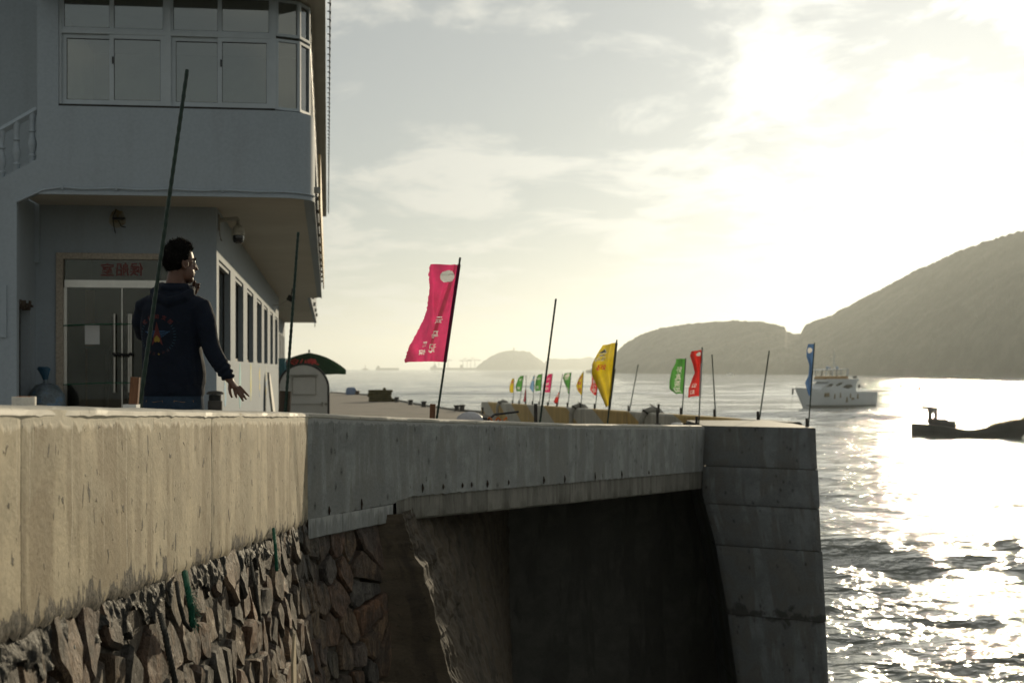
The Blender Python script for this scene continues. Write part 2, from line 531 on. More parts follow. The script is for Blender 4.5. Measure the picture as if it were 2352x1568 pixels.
# ------------------------------------------------------------------ sea
def make_sea():
    rows = 760
    Ds = np.exp(np.linspace(math.log(14.0), math.log(21000.0), rows))
    fr = np.linspace(R(-27), R(30), 560)
    rest = np.linspace(R(30), R(333), 60)[1:-1]
    an = np.concatenate([fr, rest])
    nA = len(an)
    DD, AA = np.meshgrid(Ds, an, indexing='ij')
    X = DD * np.sin(AA); Y = DD * np.cos(AA)
    step = np.maximum(DD * (R(57) / 560), DD * (math.log(21000 / 14.0) / rows))
    Z = np.zeros_like(X)
    rs = np.random.RandomState(5)
    wind = R(196)            # travelling towards the quay
    comps = []
    for lam, amp, spread, cnt in ((40, 0.21, 0.07, 4), (24, 0.075, 0.12, 4), (13, 0.030, 0.28, 6), (7, 0.020, 0.5, 7), (4.0, 0.022, 0.9, 8), (2.2, 0.021, 1.1, 8), (1.25, 0.011, 1.3, 8)):
        for _ in range(cnt):
            l = lam * rs.uniform(0.72, 1.35)
            comps.append((l, amp * rs.uniform(0.6, 1.2), wind + rs.normal(0, spread), rs.uniform(0, 6.283)))
    for l, a, d, ph in comps:
        k = 2 * math.pi / l
        w = np.clip((l / step - 2.2) / 2.5, 0, 1)
        arg = k * (X * math.sin(d) + Y * math.cos(d)) + ph
        s = np.sin(arg)
        Z += a * w * (s + 0.28 * np.cos(2 * arg))
    # gusts: long patches of rougher and calmer water
    g = 0.8 + 0.35 * np.sin(X * 0.021 + 1.3 + 0.8 * np.sin(Y * 0.013)) * np.sin(Y * 0.027 + 0.6 * np.sin(X * 0.017))
    Z *= g
    verts = np.stack([X, Y, Z], -1).reshape(-1, 3)
    idx = np.arange(rows * nA).reshape(rows, nA)
    nxt = np.roll(idx, -1, axis=1)
    f = np.stack([idx[:-1], nxt[:-1], nxt[1:], idx[1:]], -1).reshape(-1, 4)
    # inner disc under the camera closes the sheet
    c0 = len(verts)
    verts = np.vstack([verts, [[0, 0, 0]]])
    me = bpy.data.meshes.new("sea")
    tri = [(int(idx[0, i]), c0, int(nxt[0, i])) for i in range(nA)]
    me.vertices.add(len(verts)); me.vertices.foreach_set("co", verts.astype(np.float32).ravel())
    nl = f.size + 3 * len(tri)
    me.loops.add(nl); me.polygons.add(len(f) + len(tri))
    li = np.concatenate([f[:, ::-1].ravel(), np.array(tri).ravel()]).astype(np.int32)
    me.loops.foreach_set("vertex_index", li)
    ls = np.concatenate([np.arange(len(f)) * 4, len(f) * 4 + np.arange(len(tri)) * 3]).astype(np.int32)
    me.polygons.foreach_set("loop_start", ls)
    me.polygons.foreach_set("use_smooth", np.ones(len(ls), dtype=bool))
    me.update(calc_edges=True); me.validate()
    o = bpy.data.objects.new("sea", me); COL.objects.link(o)
    t = NT("sea_water")
    v = t.obj((1, 1, 1))
    vv = t.n("ShaderNodeMapping", {"Vector": v, "Rotation": (0, 0, R(12)), "Scale": (0.62, 1.0, 1)}).outputs[0]
    n0 = t.noise(vv, 0.16, 3, 0.55, 0.3)
    n1 = t.noise(vv, 0.72, 3, 0.5, 0.4)
    n2 = t.noise(vv, 2.6, 2, 0.5, 0.3)
    n3 = t.noise(vv, 9.5, 3, 0.6, 0.2)
    h = t.math('ADD', t.math('MULTIPLY', n1, 0.44), t.math('MULTIPLY', n2, 0.13))
    h = t.math('ADD', h, t.math('MULTIPLY', n0, 0.9))
    h = t.math('ADD', h, t.math('MULTIPLY', n3, 0.012))
    nb = t.bump(h, 1.0, 1.0)
    sh = t.pr((0.105, 0.112, 0.092), 0.06, nb, 0, 0.5, IOR=1.333)
    o.data.materials.append(t.fin(sh))
    return tag(o, "silver grey choppy sea glittering under the low sun", "sea", kind="structure")
make_sea()

# ------------------------------------------------------------------ hills
M_HILL = surf("scrub_hillside", (0.020, 0.027, 0.018), 0.95, 0.5, 0.03, 0.0, 1.0, col2=(0.030, 0.034, 0.025), thr=(0.5, 0.6))
M_ROCK = surf("shore_rock", (0.10, 0.085, 0.065), 0.9, 0.4, 0.03, 0.0, 1.0)
def interp(x, pts):
    if x <= pts[0][0]: return pts[0][1]
    for (a, b), (c, d) in zip(pts, pts[1:]):
        if x <= c:
            return b + (d - b) * (x - a) / (c - a)
    return pts[-1][1]
def hill(name, ridge, shore, depth, x0, x1, nx, ny, bumps, label, back=1.6, nsm=1.0):
    """land rising from a shore line at distance shore(x) to the ridge"""
    mb = MB()
    def fn(a, b):
        x = x0 + (x1 - x0) * a
        Ds = interp(x, shore)
        Dr = Ds + depth
        hr = max(0.0, (HY - interp(x, ridge)) / FPX * Dr + E)
        if b < 0.5:
            av = sum(interp(x + dx_ * nsm, ridge) for dx_ in (-60, -40, -20, 0, 20, 40, 60)) / 7
            hs_ = max(0.0, (HY - av) / FPX * Dr + E)
            hr = lerp(min(hr, hs_) if hr > hs_ else hr * 0.4 + hs_ * 0.6, hr, (b / 0.5) ** 5)
        D = Ds + (Dr * back - Ds) * b if b > 0.5 else Ds + depth * (b / 0.5)
        if b > 0.5:
            D = Dr + depth * back * (b - 0.5) / 0.5
            q = (b - 0.5) / 0.5
            h = hr * (1 - q * q) - 2 * q
        else:
            q = b / 0.5
            h = hr * (0.10 * min(1, q * 14) * min(1, hr / 30) + (1 - 0.10 * min(1, hr / 30)) * (q ** 0.82)) - 1.0 * (1 - q)
        p = Vector((XX(x, D), D, h))
        edge = min(1.0, hr / 25.0)
        n = noise.fractal(Vector((p.x / 90, p.y / 90, 1.7)), 1.0, 2.1, 4) * 6.0 * bumps * min(1, q * 3 if b <= 0.5 else 1) * (0.0 if b == 0.5 else 1)
        tr = noise.noise(Vector((p.x / (11 * bumps), p.y / (11 * bumps), 4.2))) * 2.6 * bumps + noise.noise(Vector((p.x / (5.5 * bumps), p.y / (5.5 * bumps), 9.1))) * 2.0 * bumps
        p.z += (n + tr * (1 if b > 0.03 else 0.2)) * edge
        return p
    mb.grid(fn, nx, ny)
    o = mb.build(name, M_HILL, smooth=True)
    return tag(o, label, "hill", kind="structure")
hill("headland", [(1352, 852), (1368, 849), (1378, 843), (1400, 834), (1412, 818), (1420, 806), (1440, 786), (1470, 769), (1520, 753), (1560, 747), (1600, 742), (1650, 739), (1690, 737), (1740, 739), (1775, 744), (1795, 748), (1803, 752), (1807, 763), (1830, 767), (1840, 767), (1844, 755), (1850, 748), (1870, 738), (1905, 726), (1950, 702), (2000, 676), (2060, 645), (2120, 615), (2200, 578), (2260, 556), (2290, 547), (2352, 530), (2450, 500), (2600, 470), (2900, 452), (3200, 470)],
     [(1352, 3000), (1600, 2600), (1800, 2230), (2352, 1650), (2700, 1500), (3200, 1450)], 420, 1345, 3000, 760, 90, 1.0, "dark wooded headland across the bay below the sun")
hill("island", [(1090, 849), (1098, 842), (1110, 832), (1130, 818), (1145, 810), (1165, 806), (1180, 805), (1200, 806), (1215, 810), (1235, 822), (1250, 835), (1262, 848), (1270, 849)], [(1090, 8600), (1270, 8600)], 400, 1090, 1270, 130, 30, 2.2, "hazy rounded island with a lighthouse on top", nsm=0.1)
hill("far_coast", [(1240, 847), (1256, 828), (1262, 823), (1290, 824), (1330, 823), (1350, 821), (1372, 824), (1420, 826), (1500, 832), (1560, 848)], [(1240, 10500), (1560, 10500)], 500, 1240, 1560, 130, 24, 2.2, "low hazy coast between the island and the headland", nsm=0.1)

# ------------------------------------------------------------------ haze
def make_haze():
    mb = MB()
    mb.bx(-21500, 21500, -21500, 21500, -3.0, 300.0)
    t = NT("sea_haze")
    vol = t.n("ShaderNodeVolumePrincipled", {"Color": (0.87, 0.94, 0.95, 1), "Density": 1.05e-4, "Anisotropy": 0.55})
    t.t.links.new(vol.outputs[0], t.out.inputs["Volume"])
    o = mb.build("haze", t.m)
    return tag(o, "thin warm sea haze over the bay", "haze", kind="stuff")
make_haze()

# ------------------------------------------------------------------ quay deck
FLOOR = [(-5, -0.90), (8.6, -0.95), (11, -1.05), (22, -1.5), (25, -1.72), (50, -2.4), (70, -2.66), (85, -2.7), (400, -2.7)]
def floor_z(D):
    return E + interp(D, FLOOR)
# wall lines in plan
S1A, S1B = Vector((-1.52, 1.6)), Vector((-1.62, 11.3))      # near wall, seaward face
S2B = Vector((3.38, 25.0))                                   # end of the second run
PIER_R = Vector((5.13, 24.0))
STR_A, STR_B = Vector((5.05, 26.2)), Vector((-1.87, 86.0))   # striped wall, quay side
XR = [(0, -1.9), (1.6, -1.9), (11.3, -1.95), (25.0, 3.0), (25.4, 5.0), (26.2, 5.2), (86, -1.72), (93, -4.2), (107, -7.4), (116, -9.1), (143, -14.5), (159, -20.4)]
def make_deck():
    ys = sorted(set([0, 1.6, 4, 6, 8.6, 11, 11.3, 14, 17, 20, 22, 25.0, 25.4, 26.2, 30, 36, 43, 50, 60, 70, 80, 86, 93, 100, 107, 111, 116, 125, 134, 143, 151, 159]))
    mb = MB()
    n = 14
    for y in ys:
        xr = interp(y, XR)
        for i in range(n + 1):
            q = (i / n) ** 2
            mb.v.append((xr - q * 60, y, floor_z(y)))
    for j in range(len(ys) - 1):
        for i in range(n):
            a = j * (n + 1) + i
            mb.f.append((a, a + 1, a + n + 2, a + n + 1))
    o = mb.build("quay_deck", M_DECK)
    tag(o, "worn concrete quay sloping down towards the bollards", "quay", kind="structure")
    # the quay's flank down to the water on the far and seaward side
    mb = MB()
    pl = [(x, y) for y, x in XR if y >= 25.4]
    pl = pl + [(-82, 162)]
    for i, ((xa, ya), (xb, yb)) in enumerate(zip(pl, pl[1:])):
        n_ = len(mb.v)
        mb.v += [(xa, ya, floor_z(ya) - 0.001), (xb, yb, floor_z(yb) - 0.001), (xb, yb, -2), (xa, ya, -2)]
        mb.f.append((n_, n_ + 1, n_ + 2, n_ + 3))
    tag(mb.build("quay_side", M_EDGE), "concrete flank of the quay above the water", "quay", kind="structure")
    # low rounded edge beam along the open quay edge
    mb = MB()
    pts = [Vector((x + 0.1, y, floor_z(y) + 0.06)) for y, x in XR if y >= 86]
    mb.tube(pts, 0.07, 6)
    tag(mb.build("quay_kerb", M_EDGE), "low worn kerb along the open quay edge", "quay", kind="structure")
make_deck()

# ------------------------------------------------------------------ near sea wall
L1 = (S1B - S1A).length
D1 = (S1B - S1A).normalized(); N1 = Vector((D1.y, -D1.x))       # seaward normal
L2 = (S2B - S1B).length
D2 = (S2B - S1B).normalized(); N2 = Vector((D2.y, -D2.x))
def top1(s):     # coping height along the first run
    y = S1A.y + D1.y * s
    return E + interp(y, [(0, 0.02), (4.2, -0.106), (11.3, -0.352)])
def top2(s):
    y = S1B.y + D2.y * s
    return E + interp(y, [(11.3, -0.352), (12.9, -0.442), (18, -0.70), (25, -1.0)])
def bot2(s):
    y = S1B.y + D2.y * s
    return E + interp(y, [(11.3, -1.36), (12.9, -1.385), (18, -1.70), (25, -2.11)])
THK = 0.30
sea_wall = empty("sea_wall", (S1B.x, S1B.y, floor_z(11.3)), label="long concrete sea wall with white coping and paint drips, flagpoles on it", cat="wall")

def run_pt(A, d, n, s, out, z):
    return Vector((A.x + d.x * s + n.x * out, A.y + d.y * s + n.y * out, z))

def panel1(s0, s1):
    mb = MB()
    nu, nv = max(8, int((s1 - s0) / 0.03)), 26
    H = 0.735
    def hgt(s):
        y = S1A.y + D1.y * s
        return interp(y, [(0, 0.69), (4.2, 0.70), (6.2, 0.74), (11.3, 0.85)])
    def fn(a, b):
        s = lerp(s0, s1, a)
        h = hgt(s)
        rag = 0.03 + noise.noise(Vector((s * 7, 0, 3))) * 0.03 + noise.noise(Vector((s * 29, 0, 5))) * 0.02
        t = 0.012 + (h - 0.012 + rag) * b
        bulge = noise.noise(Vector((s * 1.7, t * 2, 1))) * 0.006 + noise.noise(Vector((s * 9, t * 9, 7))) * 0.002
        if b > 0.97: bulge -= 0.012
        e = 0.0
        if a < 1e-6 or a > 1 - 1e-6: e = -0.004
        return run_pt(S1A, D1, N1, s, bulge + e, top1(s) - t)
    mb.grid(fn, nu, nv, lambda a, b: (lerp(s0, s1, a), 0.75 * b))
    # fold the edges back so that the panel is a slab
    me_n = len(mb.v)
    for j in range(nv):
        pass
    def back(a, b):
        s = lerp(s0, s1, a)
        return run_pt(S1A, D1, N1, s, -THK, top1(s) - 0.012 - 0.9 * b)
    mb.grid(back, 8, 2, lambda a, b: (lerp(s0, s1, a), b))
    for sa in (s0, s1):
        s = sa + (0.0 if sa == s0 else 0.0)
        mb.grid(lambda a, b: run_pt(S1A, D1, N1, s, -THK * a - 0.004, top1(s) - 0.012 - 0.72 * b), 1, 1, lambda a, b: (s + a, b))
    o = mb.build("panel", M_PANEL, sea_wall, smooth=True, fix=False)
    return o
jx = [0.0, 4.5 - 1.6, 7.5 - 1.6, L1]
for a, b in zip(jx, jx[1:]):
    panel1(a + 0.002, b - (0.002 if b < L1 else 0.0))

def coping(A, d, n, s0, s1, top, over, name="coping"):
    mb = MB()
    nu = int((s1 - s0) / 0.05)
    prof = [(over - 0.012, -0.045), (over, -0.03), (over - 0.002, -0.012), (over - 0.014, -0.002), (over - 0.06, 0.0), (-0.12, 0.004), (-THK + 0.04, 0.0), (-THK - 0.02, -0.012), (-THK - 0.025, -0.05)]
    def fn(a, b):
        s = lerp(s0, s1, a)
        o_, z_ = prof[int(round(b * (len(prof) - 1)))]
        w = noise.noise(Vector((s * 6, b * 3, 11))) * 0.0015 + noise.noise(Vector((s * 2, b, 13))) * 0.004
        ww = noise.noise(Vector((s * 5, b * 2, 21))) * 0.005 + noise.noise(Vector((s * 17, b * 2, 21))) * 0.002
        zz = z_
        if b < 0.2:
            zz -= max(0, noise.noise(Vector((s * 12, 2, 3)))) * 0.012
        return run_pt(A, d, n, s, o_ + ww, top(s) + zz + w)
    mb.grid(fn, nu, len(prof) - 1)
    return mb.build(name, M_COPING, sea_wall, smooth=True, fix=False)
coping(S1A, D1, N1, 0.0, L1 + 0.01, top1, 0.006)
coping(S1B, D2, N2, -0.005, L2 - 0.2, top2, 0.006)

# second run: painted parapet face and the bare slab edge below it
mb = MB()
def f2(a, b):
    s = L2 * a
    zt, zb = top2(s) - 0.012, bot2(s) + interp(s, [(0, 0.16), (1.6, 0.17), (2.0, 0.22), (8, 0.27), (15, 0.31)])
    z = lerp(zt, zb, b) + (noise.noise(Vector((s * 9, 3, 4))) * 0.014 if b > 0.99 else 0)
    return run_pt(S1B, D2, N2, s, noise.noise(Vector((s * 1.3, b * 2, 1))) * 0.005 - (0.01 if a == 0 else 0), z)
mb.grid(f2, 280, 14, lambda a, b: (L2 * a + 20, b * 0.85))
mb.grid(lambda a, b: run_pt(S1B, D2, N2, L2 * a, -THK, top2(L2 * a) - 0.012 - 0.8 * b), 20, 2, lambda a, b: (L2 * a + 20, b))
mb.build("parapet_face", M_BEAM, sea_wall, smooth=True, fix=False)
mb = MB()
def f2b(a, b):
    s = 1.75 + (L2 - 1.75) * a
    zt, zb = bot2(s) + interp(s, [(0, 0.16), (1.6, 0.17), (2.0, 0.22), (8, 0.27), (15, 0.31)]) + 0.03, bot2(s)
    prof = [(-0.022, zt), (-0.020, lerp(zt, zb, 0.5)), (-0.022, zb + 0.02), (-0.04, zb), (-0.6, zb + 0.02), (-2.4, zb + 0.02)]
    o_, z = prof[int(round(b * 5))]
    if b < 0.5: o_ += noise.noise(Vector((s * 5, b * 4, 8))) * 0.008
    return run_pt(S1B, D2, N2, s, o_, z)
mb.grid(f2b, 240, 5, lambda a, b: (L2 * a + 40, b * 0.3))
mb.build("slab_edge", M_EDGE, sea_wall, smooth=True, fix=False)
# chunky painted toe near the corner, with a broken block at its end
mb = MB()
for s0, s1, o0, pr_ in ((0.02, 0.62, 0.004, 0.02), (0.628, 1.62, 0.003, 0.016)):
    def ft(a, b, s0=s0, s1=s1, o0=o0):
        s = lerp(s0, s1, a)
        zt, zb = bot2(s) + 0.165, bot2(s)
        prof = [(-0.02, zt), (o0, zt - 0.004), (o0, zb + 0.01), (-0.015, zb), (-0.6, zb)]
        o_, z = prof[int(round(b * 4))]
        if b > 0.3: z += noise.noise(Vector((s * 8, b, 8))) * 0.006
        if a == 0 or a == 1: o_ -= 0.012
        return run_pt(S1B, D2, N2, s, o_, z)
    mb.grid(ft, 24, 4, lambda a, b, s0=s0: (s0 + a + 60, b * 0.2))
mb.build("toe_block", M_BEAM, sea_wall, fix=False)
mb = MB()
def fb(a, b):
    s = lerp(1.68, 2.02, a)
    zt, zb = bot2(s) + 0.33, bot2(s) + 0.02
    prof = [(-0.03, zt), (0.001, zt - 0.012), (-0.006, lerp(zt, zb, 0.5)), (-0.001, zb + 0.01), (-0.1, zb)]
    o_, z = prof[int(round(b * 4))]
    return run_pt(S1B, D2, N2, s, o_ + noise.noise(Vector((a * 5, b * 5, 2))) * 0.008, z + noise.noise(Vector((a * 6, 7, b))) * 0.02)
mb.grid(fb, 10, 4, lambda a, b: (a + 70, b * 0.3))
mb.build("broken_block", M_EDGE, sea_wall, fix=False)
# row of old rust bolt stains below the paint line
M_RUST = surf("rust_bolt", (0.035, 0.022, 0.014), 0.8, 0.3, 20, 0.2, 60)
for i, s in enumerate((0.35, 0.95, 2.25, 2.75, 3.25, 3.5, 3.95, 4.6, 5.8, 6.6, 7.9, 9.2, 10.7)):
    mb = MB()
    z = bot2(s) + interp(s, [(0, 0.20), (1.6, 0.22), (2.0, 0.29), (8, 0.32), (15, 0.36)])
    h = rnd.uniform(0.025, 0.06)
    c = run_pt(S1B, D2, N2, s, 0.006, z)
    mb.tube([c + Vector((0, 0, h)), c + Vector((N2.x * .004, N2.y * .004, 0)), c - Vector((0, 0, h))], [0.003, rnd.uniform(0.009, 0.016), 0.003], 6)
    mb.build("rust_bolt", M_RUST, sea_wall)

# ------------------------------------------------------------------ pier at the end of the wall
pier = empty("pier", (4.25, 25.0, 0.0), label="tall battered concrete pier of stacked lifts ending the sea wall", cat="pier")
LIFTS = [978, 1075, 1162, 1255, 1417, 1580, 1760]
PB = Vector((4.9, 27.0))
def pier_pt(x_at_top, z, back=0.0):
    """front face of the pier leans out towards the sea with depth"""
    dz = (E - 1.0) - z
    lean = 0.25 * max(0.0, dz - 0.15)
    q = (x_at_top - S2B.x) / (PIER_R.x - S2B.x)
    y = lerp(S2B.y, PIER_R.y, q) - lean
    x = x_at_top
    return Vector((x, y + back, z))
def pier_in(z):
    return interp(E - 1.0 - z, [(0, 0.0), (0.85, -0.04), (1.2, -0.06), (2.0, 0.12), (3.0, 0.26), (4.6, 0.42), (9, 0.6)])
def yz(yp):
    D = 24.5
    return E - (yp - HY) / FPX * D
zs = [E - 1.0, E - 1.70, E - 2.34, E - 3.03, E - 4.15, E - 5.3, E - 6.6, E - 8.2, -1.5]
for i in range(len(zs) - 1):
    mb = MB()
    z0, z1 = zs[i] - 0.006, zs[i + 1] + 0.006
    off = (0, 0.012, -0.006, 0.015, 0.0, 0.02, 0.0, 0.01)[i]
    xl = S2B.x + 0.0
    def fp(a, b, z0=z0, z1=z1, off=off, i=i):
        z = lerp(z0, z1, b)
        # left edge steps into the recess, right edge is the free corner
        xa = lerp(xl + pier_in(z), PIER_R.x + off * 0.5, a)
        p = pier_pt(xa, z)
        p.y -= off + noise.noise(Vector((a * 5, z * 2, i))) * 0.008
        if a > 0.999 or a < 0.001: p.y += 0.03
        if b > 0.999 or b < 0.001: p.y += 0.014 + noise.noise(Vector((a * 14, z * 3, 4))) * 0.01
        return p
    mb.grid(fp, 30, 10, lambda a, b, z0=z0, z1=z1: (a * 1.9 + 80 + i * 3.3, -lerp(z0, z1, b)))
    # flanks, top and back
    def side(xx):
        def g(a, b):
            z = lerp(z0, z1, b)
            p = pier_pt(xx, z)
            p.y = lerp(p.y + 0.03 - off, 27.6, a)
            return p
        return g
    mb.grid(side(PIER_R.x + off * 0.5), 4, 2, lambda a, b: (a * 3 + 90, b))
    def side_l(a, b):
        z = lerp(z0, z1, b)
        p = pier_pt(xl + pier_in(z), z)
        p.y = lerp(p.y + 0.03 - off, 27.6, a)
        return p
    mb.grid(side_l, 4, 4, lambda a, b: (a * 3 + 95, b))
    mb.build("lift", M_PIER, pier, smooth=True, fix=False)
mb = MB()
mb.grid(lambda a, b: pier_pt(lerp(S2B.x + 0.05 + pier_in(lerp(E - 1.02, -1.5, b)), PIER_R.x - 0.03, a), lerp(E - 1.02, -1.5, b), 0.05), 4, 40, lambda a, b: (a, b))
mb.build("leak_sheet", M_WETSHADE, pier, fix=False)  # dark sheet added behind the lifts to stop light leaking through the joints
mb = MB()
mb.add([(S2B.x, 25.0 + 0.02, E - 1.004), (PIER_R.x, 24.02, E - 1.004), (PIER_R.x, 27.6, E - 1.004), (S2B.x, 27.6, E - 1.004)], [(0, 1, 2, 3)])
mb.build("pier_top", M_COPING, pier)

# ------------------------------------------------------------------ recess under the beam
recess = empty("recess_wall", (0.4, 24.0, 0.0), label="wet wall recessed under the beam beside the pier, shade in its colour", cat="wall")
mb = MB()
def back_wall(a, b):
    z = lerp(E - 1.76, -1.5, b)
    p = Vector((lerp(-0.1, 4.5, a), lerp(25.3, 27.2, a), z))
    p.y -= 0.16 * max(0, E - 1.2 - z)
    return p
mb.grid(back_wall, 12, 30, lambda a, b: (a * 4, b * 9))
mb.build("back_face", M_WETSHADE, recess, fix=False)
# rough buttress whose nose catches the sun
butt = empty("buttress", (-0.9, 13.3, 0.0), label="rough rubble buttress with a jagged sunlit edge under the beam", cat="buttress")
def nose_x(z):
    d = E - 1.3 - z
    return 0.12 + 0.33 * d + noise.noise(Vector((z * 1.4, 3, 1))) * 0.05 + noise.noise(Vector((z * 9, 3, 1))) * 0.03 + noise.noise(Vector((z * 24, 3, 1))) * 0.014
mb = MB()
sN = 1.56
def b_front(a, b):
    z = lerp(E - 1.3, 1.2, b ** 1.6)
    s = lerp(0.3, sN, a)
    out = lerp(-0.42 + 0.10 * (E - 1.3 - z), nose_x(z), a ** 3)
    out = min(out, nose_x(z))
    nn = noise.fractal(Vector((s * 3, z * 3, 2)), 1, 2.1, 5) * 0.05 * (1 - a ** 6)
    return run_pt(S1B, D2, N2, s, out + nn, z)
mb.grid(b_front, 40, 110, lambda a, b: (a * 1.6 + 5, b * 8))
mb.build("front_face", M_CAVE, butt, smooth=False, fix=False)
mb = MB()
def b_side(a, b):
    z = lerp(E - 1.3, 1.2, b ** 1.6)
    o0 = nose_x(z)
    p0 = run_pt(S1B, D2, N2, sN, o0, z)
    p1 = Vector((-0.05, 25.4, z))
    q = a ** 1.7
    p = p0.lerp(p1, q)
    # sunlit ledge just behind the nose, then the face falls back
    w = noise.fractal(Vector((p.y * 5.5, z * 3.2, 6)), 0.8, 2.1, 6)
    p.x += 0.045 * w * min(1, a * 14)
    return p
mb.grid(b_side, 150, 130, lambda a, b: (a ** 1.7 * 12 + 9, b * 8))
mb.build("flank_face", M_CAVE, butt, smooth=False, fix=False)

# ------------------------------------------------------------------ rubble stone wall under the first run
rub = empty("stone_wall", (S1B.x, S1B.y, 0.0), label="rubble stone wall below the sunlit concrete, rough blocks with open joints", cat="wall")
def wall1_bottom(s):
    y = S1A.y + D1.y * s
    return top1(s) - interp(y, [(0, 0.69), (4.2, 0.70), (6.2, 0.74), (11.3, 0.85)])
BAT = 0.14
def w1(s, t, out):
    """point on the battered stone wall: t metres below the concrete"""
    return run_pt(S1A, D1, N1, s, out + BAT * t - 0.03, wall1_bottom(s) - t)
mb = MB()
mb.grid(lambda a, b: w1(a * (L1 + 0.0), -0.02 + 8.5 * b * b, -0.035 + noise.fractal(Vector((a * 40, b * 30, 1)), 1, 2, 3) * 0.03), 220, 60)
mb.grid(lambda a, b: run_pt(S1B, D2, N2, a * 1.0 - 0.02, -0.11 + BAT * (8.5 * b * b) + noise.fractal(Vector((a * 5, b * 30, 8)), 1, 2, 3) * 0.02, wall1_bottom(L1) - 0.02 - 8.5 * b * b), 20, 60)
mb.build("backing_mortar", M_BACK, rub, fix=False)
# smeared mortar: vertical lumps and runs between concrete and stones
mb = MB()
def mort(a, b):
    s = lerp(0.6, L1, a)
    t = -0.05 + 0.34 * b
    v = noise.fractal(Vector((s * 13, t * 7, 2)), 0.8, 2.1, 5) * 0.75 + noise.noise(Vector((s * 5, t * 6, 9))) * 0.6
    env = math.sin(min(1, b * 1.15) * math.pi) ** 0.6 if b < 0.87 else 0
    lim = 0.5 + 0.6 * noise.noise(Vector((s * 4, 0, 3))) + 0.4 * noise.noise(Vector((s * 11, 0, 7)))
    cut = 1 if b < 0.35 + 0.5 * max(0, lim) else -1
    out = 0.004 + 0.034 * v * env - (0.0 if cut > 0 else 0.09) - (0.03 if b > 0.95 else 0)
    return w1(s, t, out)
mb.grid(mort, 760, 30)
mb.build("smeared_mortar", M_MORTAR, rub, smooth=True, fix=False)

def cell(pts, i, ax):
    """Voronoi cell of point i (first axis stretched by ax), as a polygon"""
    px_, py_ = pts[i]
    poly = [(px_ - 0.4, py_ - 0.4), (px_ + 0.4, py_ - 0.4), (px_ + 0.4, py_ + 0.4), (px_ - 0.4, py_ + 0.4)]
    for j, (qx, qy) in enumerate(pts):
        if j == i or abs(qx - px_) > 0.8 or abs(qy - py_) > 0.8:
            continue
        mx, my = (px_ + qx) / 2, (py_ + qy) / 2
        nx_, ny_ = (qx - px_) * ax * ax, (qy - py_)
        out = []
        for a, b in zip(poly, poly[1:] + poly[:1]):
            da = (a[0] - mx) * nx_ + (a[1] - my) * ny_
            db = (b[0] - mx) * nx_ + (b[1] - my) * ny_
            if da <= 0: out.append(a)
            if da * db < 0:
                k = da / (da - db); out.append((a[0] + (b[0] - a[0]) * k, a[1] + (b[1] - a[1]) * k))
        poly = out
        if len(poly) < 3: break
    return poly
def fitted_stones(s0, s1, t0, t1, place, rz, seed, keep):
    """irregular stones fitted together: each cell becomes a block with a rough, tilted face"""
    r = random.Random(seed)
    pts = []
    t = t0
    while t < t1:
        dt = r.uniform(0.15, 0.29)
        s = s0 + r.uniform(-0.1, 0.1)
        while s < s1:
            ds = r.uniform(0.15, 0.40)
            pts.append((s + ds / 2 + r.uniform(-.03, .03), t + dt / 2 + r.uniform(-.06, .06)))
            s += ds
        t += dt
    for i, (cs, ct) in enumerate(pts):
        if not keep(cs, ct):
            continue
        poly = cell(pts, i, 1.1)
        if len(poly) < 3:
            continue
        cx_ = sum(p[0] for p in poly) / len(poly); cy_ = sum(p[1] for p in poly) / len(poly)
        # outline points every few centimetres, drawn in by the joint and roughened
        ol = []
        for a, b in zip(poly, poly[1:] + poly[:1]):
            L = math.hypot(b[0] - a[0], b[1] - a[1])
            k = max(1, int(L / 0.05))
            for q in range(k):
                x, y = lerp(a[0], b[0], q / k), lerp(a[1], b[1], q / k)
                d = math.hypot(x - cx_, y - cy_) + 1e-6
                gap = 0.009 + 0.010 * (0.5 + 0.5 * noise.noise(Vector((x * 15, y * 15, seed)))) + (0.012 if q == 0 else 0)
                f = max(0.4, 1 - gap / d)
                ol.append((cx_ + (x - cx_) * f, cy_ + (y - cy_) * f))
        h = r.uniform(-0.018, 0.016); tx, ty = r.uniform(-.11, .11), r.uniform(-.16, .10)
        mb = MB()
        n = len(ol)
        def P3(x, y, o_): 
            return place(x, y, o_)
        rings = []
        for sc, kind in ((1.0, 0), (1.0, 1), (0.90, 2), (0.62, 3), (0.30, 3)):
            ring = []
            for x, y in ol:
                xx, yy = cx_ + (x - cx_) * sc, cy_ + (y - cy_) * sc
                o_ = h + tx * (xx - cx_) + ty * (yy - cy_)
                o_ += noise.fractal(Vector((xx * 9 + i, yy * 5, seed)), 0.9, 2.1, 4) * 0.016
                if kind == 0: o_ = -0.13
                elif kind == 1: o_ -= 0.022
                ring.append(P3(xx, yy, o_))
            rings.append(ring)
        mb.loft(rings, cap=False)
        c_ = len(mb.v); mb.v.append(tuple(P3(cx_, cy_, h + 0.004)))
        base = 4 * n
        mb.f += [(base + q, base + (q + 1) % n, c_) for q in range(n)]
        o = mb.build("stone", M_STONE, rub, smooth=True)
        o.data.set_sharp_from_angle(angle=R(24))
def keep1(s, t):
    D = S1A.y + D1.y * s
    zc = wall1_bottom(s) - t + 0.15
    return HY + (E - zc) / D * FPX < 1600 and XX(0, D) < -1.5 or (HY + (E - zc) / D * FPX < 1600 and D > 3.9)
fitted_stones(2.0, L1 + 0.06, 0.07, 2.4, lambda s, t, o: w1(s, t, o), 0, 3, keep1)
fitted_stones(-0.08, 1.02, 0.20, 2.6, lambda s, t, o: run_pt(S1B, D2, N2, s, -0.055 + BAT * t + o, wall1_bottom(L1) - t), 0, 8, lambda s, t: True)
